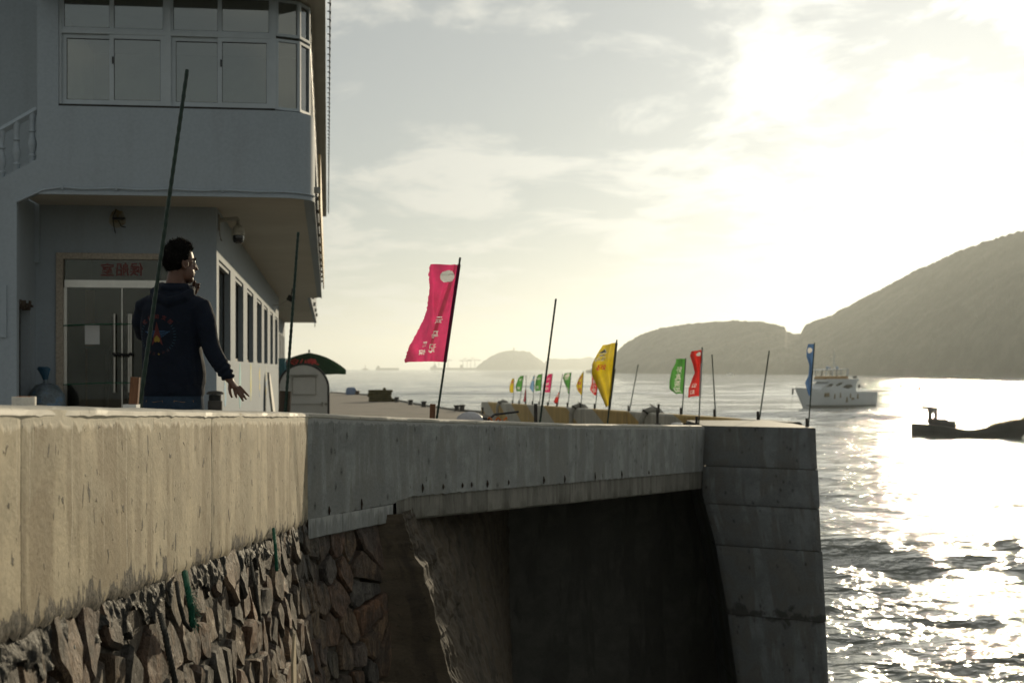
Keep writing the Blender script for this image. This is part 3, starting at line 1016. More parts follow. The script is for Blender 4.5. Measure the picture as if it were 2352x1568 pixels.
# ------------------------------------------------------------------ shared materials for built things
def wall_paint(name, col, grime, amt=0.5):
    t = NT(name)
    v = t.obj()
    bl = t.noise(v, 0.9, 7, 0.65, 0.4)
    st = t.noise(t.obj((2.4, 2.4, 0.22)), 1.5, 6, 0.62)
    fn = t.noise(v, 22, 4, 0.6)
    m = t.math('ADD', t.ramp(bl, 0.46, 0.62, 0, 0.55), t.ramp(st, 0.52, 0.62, 0, 0.6), clamp=True)
    c = t.mix(t.math('MULTIPLY', m, amt), col, grime)
    k = t.ramp(fn, 0.38, 0.62, 0.96, 1.04, False)
    c = t.n("ShaderNodeVectorMath", {0: c, "Scale": k}, operation='SCALE').outputs[0]
    return t.fin(t.pr(c, 0.75, t.bump(t.math('ADD', fn, bl), 0.15, 0.01), 0, 0.2))
M_WHITE = wall_paint("white_wall_paint", (0.335, 0.39, 0.435), (0.28, 0.315, 0.345), 0.35)
M_SOFFIT = surf("soffit_paint", (0.52, 0.50, 0.44), 0.8, 0.06, 0.6, 0.1, 20.0, spec=0.2)
M_FRAME = surf("window_frame_pvc", (0.42, 0.475, 0.51), 0.4, 0.05, 2, 0.0, 1)
M_SEAL = surf("dark_seal", (0.03, 0.03, 0.028), 0.8, 0.2, 5, 0.0, 1)
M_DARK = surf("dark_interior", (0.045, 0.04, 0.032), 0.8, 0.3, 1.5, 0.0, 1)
M_ROOM = surf("room_wall", (0.72, 0.70, 0.62), 0.85, 0.06, 1.0, 0.0, 1)
M_STEEL = surf("brushed_steel", (0.55, 0.53, 0.48), 0.3, 0.1, 8, 0.05, 80, metal=0.9)
M_GRANITE = surf("granite_jamb", (0.40, 0.35, 0.28), 0.5, 0.3, 30, 0.05, 60)
M_BLACK = surf("black_plastic", (0.015, 0.016, 0.016), 0.45, 0.2, 6, 0.0, 1)
M_GREYP = surf("grey_plastic", (0.33, 0.32, 0.28), 0.55, 0.2, 6, 0.0, 1)
M_WOOD = surf("old_wood", (0.15, 0.07, 0.035), 0.75, 0.35, 6, 0.4, 25, stretch=(6, 6, 0.6))
M_WOODD = surf("dark_wood", (0.07, 0.05, 0.035), 0.75, 0.35, 6, 0.4, 25, stretch=(6, 6, 0.6))
M_SIGN = surf("sign_wood_edge", (0.42, 0.29, 0.12), 0.6, 0.2, 4, 0.1, 30)
M_RED = surf("red_vinyl", (0.15, 0.022, 0.014), 0.5, 0.1, 5, 0.0, 1)
M_WHITEP = surf("white_plastic", (0.72, 0.72, 0.69), 0.45, 0.06, 4, 0.0, 1)
def glass(name, tint=(0.75, 0.80, 0.76), refl=0.10, rough=0.02):
    t = NT(name)
    tr = t.n("ShaderNodeBsdfTransparent", {"Color": tint}).outputs[0]
    gl = t.n("ShaderNodeBsdfGlossy", {"Color": (0.9, 0.92, 0.92), "Roughness": rough}).outputs[0]
    fr = t.n("ShaderNodeFresnel", {"IOR": 1.5}).outputs[0]
    f = t.math('ADD', t.math('MULTIPLY', fr, 0.9), refl, clamp=True)
    return t.fin(t.n("ShaderNodeMixShader", {0: f, 1: tr, 2: gl}).outputs[0])
M_GLASS = glass("window_glass", (0.80, 0.82, 0.76), 0.12, 0.05)
M_GLASSD = glass("door_glass", (0.62, 0.62, 0.50), 0.02)
M_GLASSK = glass("dark_window_glass", (0.22, 0.24, 0.22), 0.0)

# ------------------------------------------------------------------ white waterfront building
TH = R(7.4)
BA = Vector((-4.57, 22.0))
bR = Vector((math.cos(TH), math.sin(TH))); bF = Vector((-math.sin(TH), math.cos(TH)))
BZ = E - 1.55
bld = empty("waterfront_building", (BA.x, BA.y, BZ), TH, "white two-storey waterfront building with overhanging glazed upper floor", "building")
def B(name, mb, mat, parent=None, smooth=False):
    """mesh given in building coordinates (u right, v away, z above eye level)"""
    mb.v = [(x, y, z + 1.55) for x, y, z in mb.v]
    return mb.build(name, mat, parent or bld, smooth, world=False)
def Bs(name, mb, mat, parent, smooth=False):
    return B(name, mb, mat, parent, smooth)
def bu(x, v):
    """u on the line v where the picture shows column x"""
    k = (x - CX) / FPX
    return (k * (BA.y + bF.y * v) - (BA.x + bF.x * v)) / (bR.x - k * bR.y)
def bv(x, u):
    k = (x - CX) / FPX
    return (k * (BA.y + bR.y * u) - (BA.x + bR.x * u)) / (bF.x - k * bF.y)
def bD(u, v): return BA.y + bR.y * u + bF.y * v
def bz(y, u, v): return -(y - HY) / FPX * bD(u, v)

VF = -1.6           # plane of the overhanging front
UO = 1.5            # plane of the overhanging side
ZS = 2.5            # soffit height above the eye
ZW = 3.72           # window board
ZT = 5.36           # underside of the eaves
VE = 28.3           # end of the first section
uL = bu(85, VF)     # left end of the glazed front
uS = bu(38, VF)     # right edge of the stair wall
zfl = -1.9
# --- recessed ground floor front with the door opening
uD0, uD1 = bu(129, 0), bu(432, 0)
zD = bz(581, -2, 0)
uB = bu(82, 0)
mb = MB()
mb.bx(uB - 0.2, uD0, 0, 0.25, zfl, ZS); mb.bx(uD1, 0.0, 0, 0.25, zfl, ZS); mb.bx(uD0, uD1, 0, 0.25, zD, ZS)
B("front_wall", mb, M_WHITE)
# --- left side wall of the porch with a narrow doorway
mb = MB()
v0, v1 = VF + 0.16, 0.0
w_a, w_b = VF + 0.16 + (v1 - v0) * 0.10, VF + 0.16 + (v1 - v0) * 0.72
zn = bz(700, uS, -1)
uP = uB
mb.bx(uP - 0.25, uP - 0.002, VF + 0.16, w_a, zfl, ZS); mb.bx(uP - 0.25, uP - 0.002, w_b, -0.002, zfl, ZS); mb.bx(uP - 0.25, uP - 0.002, w_a, w_b, zn, ZS)
B("porch_side_wall", mb, M_WHITE)
mb = MB(); mb.bx(uP - 0.23, uP - 0.14, w_a, w_b, zfl, zn); B("doorway_shade", mb, M_DARK)  # dark slab stands for the shade inside the open doorway
mb = MB()
for i in range(14):
    f = i / 13
    mb.box((uP - 0.03 + 0.02 * math.sin(i * 2.1), lerp(w_a, w_b, f), zn + 0.01 + 0.03 * math.sin(i * 1.7)), (0.1, 0.1, 0.06 + 0.03 * math.sin(i * 3.3)))
B("broken_lintel", mb, M_WOODD)
# --- stair wall on the left: sloping string with the porch pillar below
mb = MB()
def fp_(x, y, v=VF): 
    u = bu(x, v); return Vector((u, v, bz(y, u, v)))
poly = [fp_(85, 365), fp_(85, 443.0), fp_(38, 465), Vector((uS, VF, zfl)), Vector((bu(-160, VF), VF, zfl)), fp_(-160, 495)]
mb.prism(poly, (0, 0, 0), (0, 0.16, 0))
B("stair_wall", mb, M_WHITE)
mb = MB(); mb.prism([fp_(-160, 300, VF + 1.5), fp_(88, 300, VF + 1.5), Vector((bu(88, VF + 1.5), VF + 1.5, 6.4)), Vector((bu(-160, VF + 1.5), VF + 1.5, 6.4))], (0, 0, -2.2), (0, 0.15, 0)) if False else mb.bx(bu(-160, VF + 1.5), bu(90, VF + 1.5), VF + 1.5, VF + 1.65, 1.6, 6.5)
B("stairwell_wall", mb, M_WHITE)
mb = MB()
a_, b_ = fp_(-160, 394, VF + 0.08), fp_(86, 253, VF + 0.08)
mb.tube([a_, b_], (0.055), 4)
B("handrail", mb, M_WHITE)
for xx in (-110, -72, -34, 4, 38, 74):
    mb = MB()
    yb = 365 + (85 - xx) * (410 - 365) / 85.0 + 2
    yt = 253 + (86 - xx) * (394 - 253) / 246.0
    p0, p1 = fp_(xx, yb, VF + 0.08), fp_(xx, yt, VF + 0.08)
    h = p1.z - p0.z
    mb.lathe([(0.045, -0.05), (0.045, 0.10 * h), (0.055, 0.13 * h), (0.035, 0.17 * h), (0.06, 0.32 * h), (0.062, 0.40 * h), (0.04, 0.52 * h), (0.034, 0.60 * h), (0.052, 0.63 * h), (0.036, 0.67 * h), (0.042, 0.8 * h), (0.05, 0.92 * h), (0.05, 1.0 * h)], p0, 10)
    B("baluster", mb, M_WHITE, smooth=True)
# flat meter cover on the stair wall
mb = MB(); p0, p1 = fp_(-40, 655), fp_(15, 775)
mb.bx(p0.x, p1.x, VF - 0.02, VF - 0.001, p1.z, p0.z); B("meter_cover", mb, M_WHITE)

# --- overhanging upper floor: rounded parapet, soffit
rc = 0.55
def bay_line(off=0.0, n=8):
    """plan line of the overhang: front, rounded corner, side"""
    pts = [(uL, VF - off)]
    for i in range(n + 1):
        a = -math.pi / 2 + (math.pi / 2) * i / n
        pts.append((UO - rc + (rc + off) * math.cos(a), VF + rc + (rc + off) * math.sin(a)))
    pts.append((UO + off, VE))
    return pts
def strip(mb, off0, off1, z0, z1):
    A = bay_line(off0); C = bay_line(off1)
    rings = []
    for (x0, y0), (x1, y1) in zip(A, C):
        rings.append([(x0, y0, z0), (x0, y0, z1), (x1, y1, z1), (x1, y1, z0)])
    mb.loft(rings)
mb = MB(); strip(mb, 0.0, -0.15, ZS, ZW); B("bay_parapet", mb, M_WHITE, smooth=True)
mb = MB(); strip(mb, 0.012, -0.02, ZS - 0.035, ZS + 0.012); B("parapet_drip_edge", mb, M_WHITE, smooth=True)
mb = MB()
mb.bx(uL, UO - rc, VF + 0.15, VF + rc, ZS - 0.01, ZS + 0.12)
mb.bx(uS, uL, VF + 0.16, VF + rc, ZS - 0.01, ZS + 0.12)
mb.bx(uS, UO - 0.15, VF + rc, VE, ZS - 0.01, ZS + 0.12)
poly = [(x, y, 0) for x, y in bay_line(-0.14)[1:-1]] + [(UO - rc, VF + rc, 0)]
mb.prism(poly, (0, 0, ZS - 0.008), (0, 0, ZS + 0.1))
B("soffit", mb, M_SOFFIT)
# shadow gap between soffit boards
for k in range(0):
    mb = MB(); v = -1.0 + k * 2.45
    mb.bx(0.02, UO - 0.2, v, v + 0.02, ZS - 0.018, ZS - 0.011); B("soffit_joint", mb, M_WHITE)
# cable clipped along the parapet foot
mb = MB()
pts = [fp_(38, 463, VF - 0.02)] + [fp_(100, 436, VF - 0.02)]
for i in range(1, 13):
    u = lerp(uL + 0.1, UO - rc, i / 13)
    pts.append(Vector((u, VF - 0.03, ZS + 0.05 + 0.012 * math.sin(i * 2.0))))
pts += [Vector((x, y, ZS + 0.045)) for x, y in bay_line(0.02)[1:-1]]
mb.tube(pts, 0.012, 5); B("cable", mb, M_WHITE, smooth=True)
for i in range(2, 13, 3):
    p = pts[i]; mb = MB(); mb.box(p, (0.03, 0.03, 0.07)); B("cable_clip", mb, M_WHITE)
# room behind the upper windows
mb = MB()
mb.bx(uL, UO - 0.2, 2.6, 2.75, ZS + 0.12, ZT + 0.4)
mb.bx(uL, uL + 0.12, VF + 0.05, 2.6, ZS + 0.12, ZT + 0.4)
B("room_wall", mb, M_ROOM)
mb = MB(); mb.bx(uL, UO + 0.0, VF + 0.02, VE, ZT + 0.02, ZT + 0.4); B("eaves_slab", mb, M_SOFFIT)
mb = MB(); mb.bx(uL, UO + 0.16, VE - 0.4 - VE + VF - 0.25, VF + 0.02, ZT, ZT + 0.45); B("front_fascia", mb, M_WHITE)
mb = MB(); mb.bx(UO + 0.002, UO + 0.17, VF + 0.02, VE, ZT, ZT + 0.5); B("side_fascia", mb, M_SOFFIT)
mb = MB(); mb.bx(uL - 3.2, uL - 0.02, VF + 0.02, VE, 6.5, 6.7); B("roof_slab", mb, M_WHITE)
# wall strip left of the windows
uW0 = bu(134, VF)
mb = MB(); mb.bx(uL, uW0, VF + 0.0, VF + 0.2, ZW, ZT); B("bay_pier", mb, M_WHITE)
mb = MB(); mb.bx(uW0, UO - rc, VF + 0.03, VF + 0.12, ZW, ZW + 0.035)
B("window_seal", mb, M_SEAL)

def window(u0, u1, z0, z1, v, sash=True, slide=0, tilt=None, fr=0.045, parent=None, mat=None):
    """glazed unit in a plane v: outer frame with a pane"""
    mb = MB()
    y0, y1 = v, v + 0.06
    mb.bx(u0, u0 + fr, y0, y1, z0, z1); mb.bx(u1 - fr, u1, y0, y1, z0, z1)
    mb.bx(u0 + fr, u1 - fr, y0, y1, z0, z0 + fr); mb.bx(u0 + fr, u1 - fr, y0, y1, z1 - fr, z1)
    w = B("window", mb, M_FRAME, parent)
    mb = MB(); mb.bx(u0 + fr, u1 - fr, v + 0.028, v + 0.033, z0 + fr, z1 - fr)
    Bs("pane", mb, mat or M_GLASS, w)
    mb = MB()
    for a, b, c, d in ((u0 + fr, u1 - fr, z0 + fr, z0 + fr + 0.008), (u0 + fr, u1 - fr, z1 - fr - 0.008, z1 - fr), (u0 + fr, u0 + fr + 0.006, z0 + fr, z1 - fr), (u1 - fr - 0.006, u1 - fr, z0 + fr, z1 - fr)):
        mb.bx(a, b, v + 0.020, v + 0.027, c, d)
    Bs("gasket", mb, M_SEAL, w)
    return w
zT0 = bz(64, -3, VF)
us = [bu(x, VF) for x in (140, 255, 378, 392, 504, 622)]
wv = VF + 0.05
zl = ZW + 0.045
# outer posts and transom
mb = MB()
for u0, u1 in ((bu(134, VF), us[0]), (us[2], us[3]), (us[5], us[5] + 0.07)):
    mb.bx(u0, u1, wv - 0.015, wv + 0.09, ZW + 0.036, ZT)
mb.bx(us[0], us[2], wv - 0.012, wv + 0.085, zT0 - 0.03, zT0 + 0.03); mb.bx(us[3], us[5], wv - 0.012, wv + 0.085, zT0 - 0.03, zT0 + 0.03)
mb.bx(us[0], us[2], wv - 0.010, wv + 0.08, ZW + 0.036, zl); mb.bx(us[3], us[5], wv - 0.010, wv + 0.08, ZW + 0.036, zl)
B("window_post", mb, M_FRAME)
for a, b, back in ((0, 1, 0.03), (1, 2, -0.004), (3, 4, 0.03), (4, 5, -0.004)):
    window(us[a] - (0 if a in (0, 3) else 0.03), us[b] + (0.03 if b in (1, 4) else 0), zl, zT0 - 0.03, wv + back, fr=0.062)
    window(us[a], us[b], zT0 + 0.03, ZT - 0.01, wv + 0.005, fr=0.03)
# small handle on two sashes
for u in (us[1], us[4]):
    mb = MB(); mb.bx(u + 0.01, u + 0.03, wv - 0.03, wv - 0.005, ZW + 0.62, ZW + 0.72); B("sash_handle", mb, M_BLACK)
# curved corner lights and the long side glazing
A = bay_line(-0.05, 8)[1:-1]
def seg_window(p, q, z0, z1, fr=0.04, mat=None):
    p = Vector((p[0], p[1], 0)); q = Vector((q[0], q[1], 0))
    d = (q - p); L = d.length; d.normalize(); n = Vector((-d.y, d.x, 0))
    ang = math.atan2(d.y, d.x)
    def bb(mb, a, b, c, e, t0, t1):
        mb.box(p + d * ((a + b) / 2) + n * ((t0 + t1) / 2) + Vector((0, 0, (c + e) / 2)), (b - a, t1 - t0, e - c), ang)
    mb = MB()
    bb(mb, 0, fr, z0, z1, 0, 0.06); bb(mb, L - fr, L, z0, z1, 0, 0.06)
    bb(mb, fr, L - fr, z0, z0 + fr, 0, 0.06); bb(mb, fr, L - fr, z1 - fr, z1, 0, 0.06)
    w = B("window", mb, M_FRAME)
    mb = MB(); bb(mb, fr, L - fr, z0 + fr, z1 - fr, 0.028, 0.033); Bs("pane", mb, mat or M_GLASS, w)
cc = [(us[5] + 0.07, VF + 0.05), A[4], A[8]]
for p, q in zip(cc, cc[1:]):
    seg_window(p, q, zl - 0.02, zT0 - 0.02); seg_window(p, q, zT0 + 0.02, ZT - 0.01)
v = VF + rc + 0.05
while v < VE - 1.3:
    seg_window((UO - 0.05, v), (UO - 0.05, v + 1.25), zl - 0.02, zT0 - 0.02); seg_window((UO - 0.05, v), (UO - 0.05, v + 1.25), zT0 + 0.02, ZT - 0.01)
    v += 1.3
# --- letters' backing boards along the side parapet, edge-on, with brackets
v = 1.2
for i in range(11):
    mb = MB(); mb.bx(UO + 0.055, UO + 0.09, v, v + 2.05, ZS + 0.18, ZS + 1.02); sb = B("sign_board", mb, M_SIGN)
    mb = MB()
    mb.bx(UO + 0.002, UO + 0.054, v + 0.3, v + 0.36, ZS + 0.3, ZS + 0.36)
    Bs("bracket", mb, M_WHITEP, sb)
    v += 2.3 if i else 2.0
mb = MB(); mb.bx(UO - 0.0, UO + 0.10, VF + 0.9, VF + 1.02, ZS + 0.16, ZS + 0.24); B("junction_box", mb, M_GREYP)
# lamp rail with clips along the eaves
mb = MB(); mb.tube([(UO + 0.24, VF + 0.3, ZT + 0.10), (UO + 0.24, VE, ZT + 0.10)], 0.012, 5); lr = B("lamp_rail", mb, M_BLACK)
for i in range(58):
    v = VF + 0.6 + i * 0.5
    mb = MB(); mb.bx(UO + 0.20, UO + 0.25, v, v + 0.015, ZT + 0.085, ZT + 0.10); mb.bx(UO + 0.228, UO + 0.255, v - 0.02, v + 0.03, ZT + 0.05, ZT + 0.085)
    Bs("lamp_clip", mb, M_BLACK, lr)

# --- long side of the ground floor with deep window openings
win = [(42, 118), (150, 202), (227, 267), (290, 322), (337, 360), (377, 395), (408, 425)]
spans = []
for a, b in win:
    spans.append((max(0.35, bv(488 + a / 2.843, 0)), bv(488 + b / 2.843, 0)))
zh = bz(604, 0, 0.6) + 0.05; zsill = bz(827, 0, 1.5)
def bzslope(z0, k, v): return z0 + k * v
mb = MB()
mb.bx(-0.25, 0, 0.25, VE, zh, ZS); mb.bx(-0.25, 0, 0.25, VE, zfl - 0.9, zsill)
prev = 0.25
for a, b in spans:
    mb.bx(-0.25, 0, prev, a, zsill, zh); prev = b
mb.bx(-0.25, 0, prev, VE, zsill, zh)
B("side_wall", mb, M_WHITE)
for a, b in spans:
    # aluminium frame set at the back of the reveal
    mb = MB()
    fr = 0.06
    x0, x1 = -0.15, -0.105
    mb.bx(x0, x1, a, a + fr, zsill, zh); mb.bx(x0, x1, b - fr, b, zsill, zh); mb.bx(x0, x1, a + fr, b - fr, zsill, zsill + fr); mb.bx(x0, x1, a + fr, b - fr, zh - fr, zh)
    mb.bx(x0, x1, (a + b) / 2 - 0.03, (a + b) / 2 + 0.03, zsill + fr, zh - fr)
    w = B("window", mb, M_BLACK)
    mb = MB(); mb.bx(-0.125, -0.12, a + fr, b - fr, zsill + fr, zh - fr); Bs("pane", mb, M_GLASSK, w)
    mb = MB(); mb.bx(-0.10, -0.03, a + 0.01, b - 0.01, zh - 0.06, zh - 0.004); Bs("shutter_box", mb, M_WHITE, w)
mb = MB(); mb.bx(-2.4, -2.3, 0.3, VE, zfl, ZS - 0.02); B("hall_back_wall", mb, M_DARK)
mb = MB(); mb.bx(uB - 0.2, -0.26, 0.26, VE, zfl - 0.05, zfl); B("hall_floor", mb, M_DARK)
# second, set-back section further along the quay
u2 = -0.6; uo2 = 1.0; v2e = 56.0
mb = MB()
z2h, z2s = 1.70, 0.0
n2w = 9
mb.bx(u2 - 0.25, u2, VE + 0.01, v2e, z2h, ZS); mb.bx(u2 - 0.25, u2, VE + 0.01, v2e, -3.2, z2s)
for i in range(n2w + 1):
    va = VE + 0.01 + i * (v2e - VE) / n2w
    mb.bx(u2 - 0.25, u2, va - (0.6 if i else 0), min(va + 0.6, v2e), z2s, z2h)
mb.bx(u2 - 0.25, 0.0, VE - 0.2, VE, -3.2, ZS)
mb.bx(u2 - 8, u2, v2e, v2e + 0.2, -3.2, 6.0)
B("far_side_wall", mb, M_WHITE)
for i in range(n2w):
    va = VE + 0.01 + i * (v2e - VE) / n2w + 0.6; vb = VE + 0.01 + (i + 1) * (v2e - VE) / n2w - 0.6
    mb = MB(); mb.bx(u2 - 0.2, u2 - 0.16, va, vb, z2s, z2h); B("window", mb, M_GLASSK)
mb = MB(); mb.bx(u2 - 0.3, uo2, VE + 0.02, v2e, ZS - 0.005, ZS + 0.2); B("soffit", mb, M_SOFFIT)
mb = MB(); mb.bx(uo2, uo2 + 0.12, VE + 0.02, v2e, ZS - 0.02, ZT + 0.3); B("bay_parapet", mb, M_WHITE)
mb = MB(); mb.bx(uo2 + 0.01, uo2 + 0.05, v2e - 0.4, v2e - 0.3, ZS - 0.25, ZS - 0.02); B("drain_spout", mb, M_GREYP)
for i in range(4):
    mb = MB(); mb.bx(uo2 + 0.12, uo2 + 0.22, VE + 3 + i * 6, VE + 3.2 + i * 6, ZS + 0.1, ZS + 0.25); B("bracket", mb, M_GREYP)
# surfboards painted on the side wall
def painted_board(x, y0, y1, w, cols):
    v = bv(x, 0)
    D = bD(0, v)
    za, zb = -(y1 - HY) / FPX * D, -(y0 - HY) / FPX * D
    t = NT("board_paint")
    g = t.noise(t.obj((1, 1, 3)), 1.3, 3)
    m = t.fin(t.pr(t.mix(t.ramp(g, 0.42, 0.58), cols[0], cols[1]), 0.7, spec=0.2))
    n = 20
    mb = MB()
    vs = []
    for i in range(n):
        a = 2 * math.pi * i / n
        q = abs(math.sin(a)) ** 1.0
        vs.append((0.004, v + w * math.cos(a) * 0.5, (za + zb) / 2 + (zb - za) / 2 * math.sin(a)))
    mb.prism(vs, (-0.003, 0, 0), (0, 0, 0))
    B("painted_surfboard", mb, m)
painted_board(517, 868, 934, 0.62, ((0.25, 0.45, 0.62), (0.68, 0.62, 0.22)))
painted_board(551, 832, 938, 0.62, ((0.25, 0.55, 0.58), (0.45, 0.66, 0.66)))
painted_board(576, 832, 921, 0.66, ((0.66, 0.62, 0.25), (0.62, 0.64, 0.42)))
painted_board(596, 835, 911, 0.66, ((0.66, 0.55, 0.22), (0.22, 0.35, 0.55)))
painted_board(611, 837, 908, 0.7, ((0.25, 0.42, 0.62), (0.60, 0.56, 0.30)))
# little vent plate near the wall foot
v = bv(619, 0); mb = MB(); mb.bx(0.0, 0.02, v, v + 0.5, bz(916, 0, v), bz(907, 0, v)); B("vent_plate", mb, M_GREYP)

# --- glass door with granite jambs and transom
dz = zD
z_b1, z_b0 = bz(643, -2, 0), bz(660, -2, 0)
uj0, uj1 = bu(145, 0), bu(415, 0)
um = bu(280, 0)
mb = MB(); mb.bx(uD0, uj0, -0.03, 0.2, zfl, dz); mb.bx(uj1, uD1, -0.03, 0.2, zfl, dz); mb.bx(uj0, uj1, -0.03, 0.2, bz(595, -2, 0), dz)
door = B("door", mb, M_GRANITE)
mb = MB(); mb.bx(uj0 + 0.02, uj1, 0.0, 0.1, z_b0, z_b1); Bs("transom_bar", mb, M_STEEL, door)
mb = MB(); mb.bx(uj0, uj1, 0.06, 0.07, z_b1, bz(595, -2, 0)); Bs("transom_pane", mb, M_GLASSD, door)
mb = MB(); mb.bx(uj0, um - 0.01, 0.045, 0.057, zfl, z_b0); Bs("leaf_pane", mb, M_GLASSD, door)
mb = MB(); mb.bx(um + 0.01, uj1, 0.045, 0.057, zfl, z_b0); Bs("leaf_pane", mb, M_GLASSD, door)
mb = MB(); mb.bx(uj0 + 0.0, uj0 + 0.05, 0.03, 0.1, zfl, z_b0); Bs("stile", mb, M_STEEL, door)
mb = MB(); mb.bx(um - 0.012, um + 0.004, 0.040, 0.044, zfl, z_b0); Bs("meeting_strip", mb, M_STEEL, door)
for x in (263, 296, 301):
    u = bu(x, 0); mb = MB(); mb.tube([(u, -0.05, bz(901, u, 0)), (u, -0.05, bz(721, u, 0))], 0.022, 8)
    for yy in (745, 880): mb.tube([(u, -0.05, bz(yy, u, 0)), (u, 0.045, bz(yy, u, 0))], 0.012, 6)
    Bs("pull_handle", mb, M_STEEL, door, True)
for yy, x0, x1 in ((748, 147, 310), (883, 147, 310)):
    mb = MB(); mb.tube([(bu(lerp(x0, x1, i / 8), 0), -0.06 - 0.01 * (i % 2), bz(yy - 0.5 * i - 1.5 * math.sin(i / 8 * 3.14), -2, 0)) for i in range(9)], 0.009, 5)
    Bs("tie_cord", mb, surf("green_cord", (0.02, 0.11, 0.06), 0.8, 0.1, 5, 0, 1), door)
mb = MB(); mb.tube([(bu(261 + i * 5, 0), -0.07, bz(811 + (4 if i % 2 else -1) + 3 * math.sin(i / 9 * 3.14), -2, 0)) for i in range(10)], [0.02 + 0.012 * (i % 2) for i in range(10)], 6)
Bs("lock_chain", mb, M_BLACK, door)
p0, p1 = (bu(194, 0), bz(746, -3, 0)), (bu(228, 0), bz(790, -3, 0))
mb = MB(); mb.bx(p0[0], p1[0], 0.034, 0.037, p1[1], p0[1]); Bs("paper_notice", mb, surf("paper", (0.62, 0.63, 0.62), 0.8, 0.05, 3, 0, 1), door)
# red characters stuck to the inside of the transom: they read mirrored from here
for ch, x in (("室", 245), ("船", 279.5), ("候", 312)):
    vs, fs = text_flat(ch, 0.215, 0.003)
    u = bu(x, 0); z = bz(618, u, 0)
    mb = MB(); mb.add([(u - p.x, 0.056, z + p.y) for p in vs], fs)
    Bs("lettering", mb, M_RED, door)
# things behind the glass
mb = MB(); mb.bx(uD0 - 0.3, uD1 + 0.3, 2.6, 2.7, zfl, ZS); B("hall_wall", mb, surf("hall_wall_dim", (0.05, 0.044, 0.028), 0.8, 0.3, 1.2, 0, 1))  # dimness of the hall put into the wall colour against the skylight
mb = MB(); mb.bx(bu(175, 2), bu(215, 2), 2.0, 2.1, zfl, 1.3); mb.bx(bu(215, 2), bu(245, 2), 2.0, 2.1, zfl, 0.2); B("orange_panel", mb, surf("orange_panel_paint", (0.42, 0.20, 0.05), 0.7, 0.2, 2, 0, 1))
mb = MB(); mb.bx(bu(205, 1.4), bu(245, 1.4), 1.2, 1.6, zfl, bz(800, -2, 1.4)); mb.bx(bu(197, 1.4), bu(252, 1.4), 1.15, 1.65, bz(800, -2, 1.4), bz(795, -2, 1.4)); B("counter", mb, M_BLACK)
# stained plate and lamp bracket stub over the door
t = NT("stained_plate"); n_ = t.noise(t.obj(), 9, 4)
m_ = t.fin(t.pr(t.mix(t.ramp(n_, 0.4, 0.65), (0.30, 0.30, 0.25), (0.20, 0.16, 0.09)), 0.8))
mb = MB(); p0, p1 = fp_(250, 481, 0), fp_(289, 524, 0)
n = 14
vs = [((p0.x + p1.x) / 2 + (p1.x - p0.x) / 2 * math.cos(i * 2 * math.pi / n) * (1 + 0.12 * math.sin(i * 5)), -0.006, (p0.z + p1.z) / 2 + (p0.z - p1.z) / 2 * math.sin(i * 2 * math.pi / n) * (1 + 0.12 * math.cos(i * 3))) for i in range(n)]
mb.prism(vs, (0, 0, 0), (0, 0.005, 0)); pl = B("stained_patch", mb, m_)
mb = MB(); q0, q1 = fp_(260, 500, 0), fp_(288, 505, 0); mb.bx(q0.x, q1.x, -0.09, -0.007, q1.z, q0.z); Bs("bracket_stub", mb, M_BLACK, pl)
mb = MB(); mb.tube([fp_(267, 480, -0.02), fp_(259, 500, -0.03), fp_(262, 522, -0.03), fp_(265, 536, -0.03)], 0.008, 5); mb.tube([fp_(272, 506, -0.02), fp_(279, 520, -0.04), fp_(289, 522, -0.04)], 0.008, 5); Bs("loose_wire", mb, M_BLACK, pl)

# --- dome camera on the corner
def wpt(u, v, z): 
    p = BA + bR * u + bF * v; return Vector((p.x, p.y, E + z))
cam_e = empty("security_camera", wpt(0.0, 0.35, bz(505, 0, 0.3)), TH, "weathered dome security camera on a bracket at the building corner", "camera")
mb = MB(); z0 = 0
mb.bx(0, 0.03, -0.05, 0.05, -0.16, 0.08); mb.tube([(0.02, 0, 0.0), (0.30, 0, 0.03)], [0.035, 0.032], 8); mb.tube([(0.28, 0, 0.03), (0.31, 0, 0.0), (0.31, 0, -0.08)], 0.03, 8)
mb.build("arm", M_GREYP, cam_e, True, world=False)
mb = MB(); mb.lathe([(0.03, -0.07), (0.075, -0.10), (0.098, -0.17), (0.10, -0.23), (0.088, -0.235)], (0.31, 0, 0), 16)
mb.build("housing", surf("stained_housing", (0.45, 0.43, 0.36), 0.5, 0.4, 9, 0, 1, col2=(0.12, 0.10, 0.07)), cam_e, True, world=False)
mb = MB(); mb.lathe([(0.086, -0.235), (0.09, -0.29), (0.075, -0.345), (0.04, -0.365), (0.005, -0.37)], (0.31, 0, 0), 16)
mb.build("lens_dome", surf("black_dome", (0.01, 0.01, 0.01), 0.15, 0.1, 5, 0, 1, spec=0.6), cam_e, True, world=False)
mb = MB(); mb.tube([(0.01, -0.03, 0.1), (0.02, -0.05, -0.05), (0.03, -0.05, -0.25), (0.06, -0.05, -0.33), (0.03, -0.05, -0.3)], 0.008, 5)
mb.build("cable", M_GREYP, cam_e, True, world=False)

# --- small floodlight under the far eaves
v = bv(668, 0.6)
fl = empty("floodlight", P(668, 686, 44), 0, "small black floodlight hanging under the far overhang", "lamp")
mb = MB(); mb.box((0, 0, 0), (0.22, 0.12, 0.17), 0.4, Matrix.Rotation(0.5, 3, 'Y')); mb.build("lamp_body", M_BLACK, fl, world=False)
mb = MB(); mb.tube([(0, 0, 0.0), (0.05, 0, 0.32)], 0.02, 5); mb.build("bracket", M_BLACK, fl, world=False)
mb = MB(); mb.tube([(-0.08, 0, -0.02), (-0.35, 0.1, -0.18), (-0.6, 0.2, -0.2)], 0.012, 5); mb.build("cable", M_GREYP, fl, world=False)
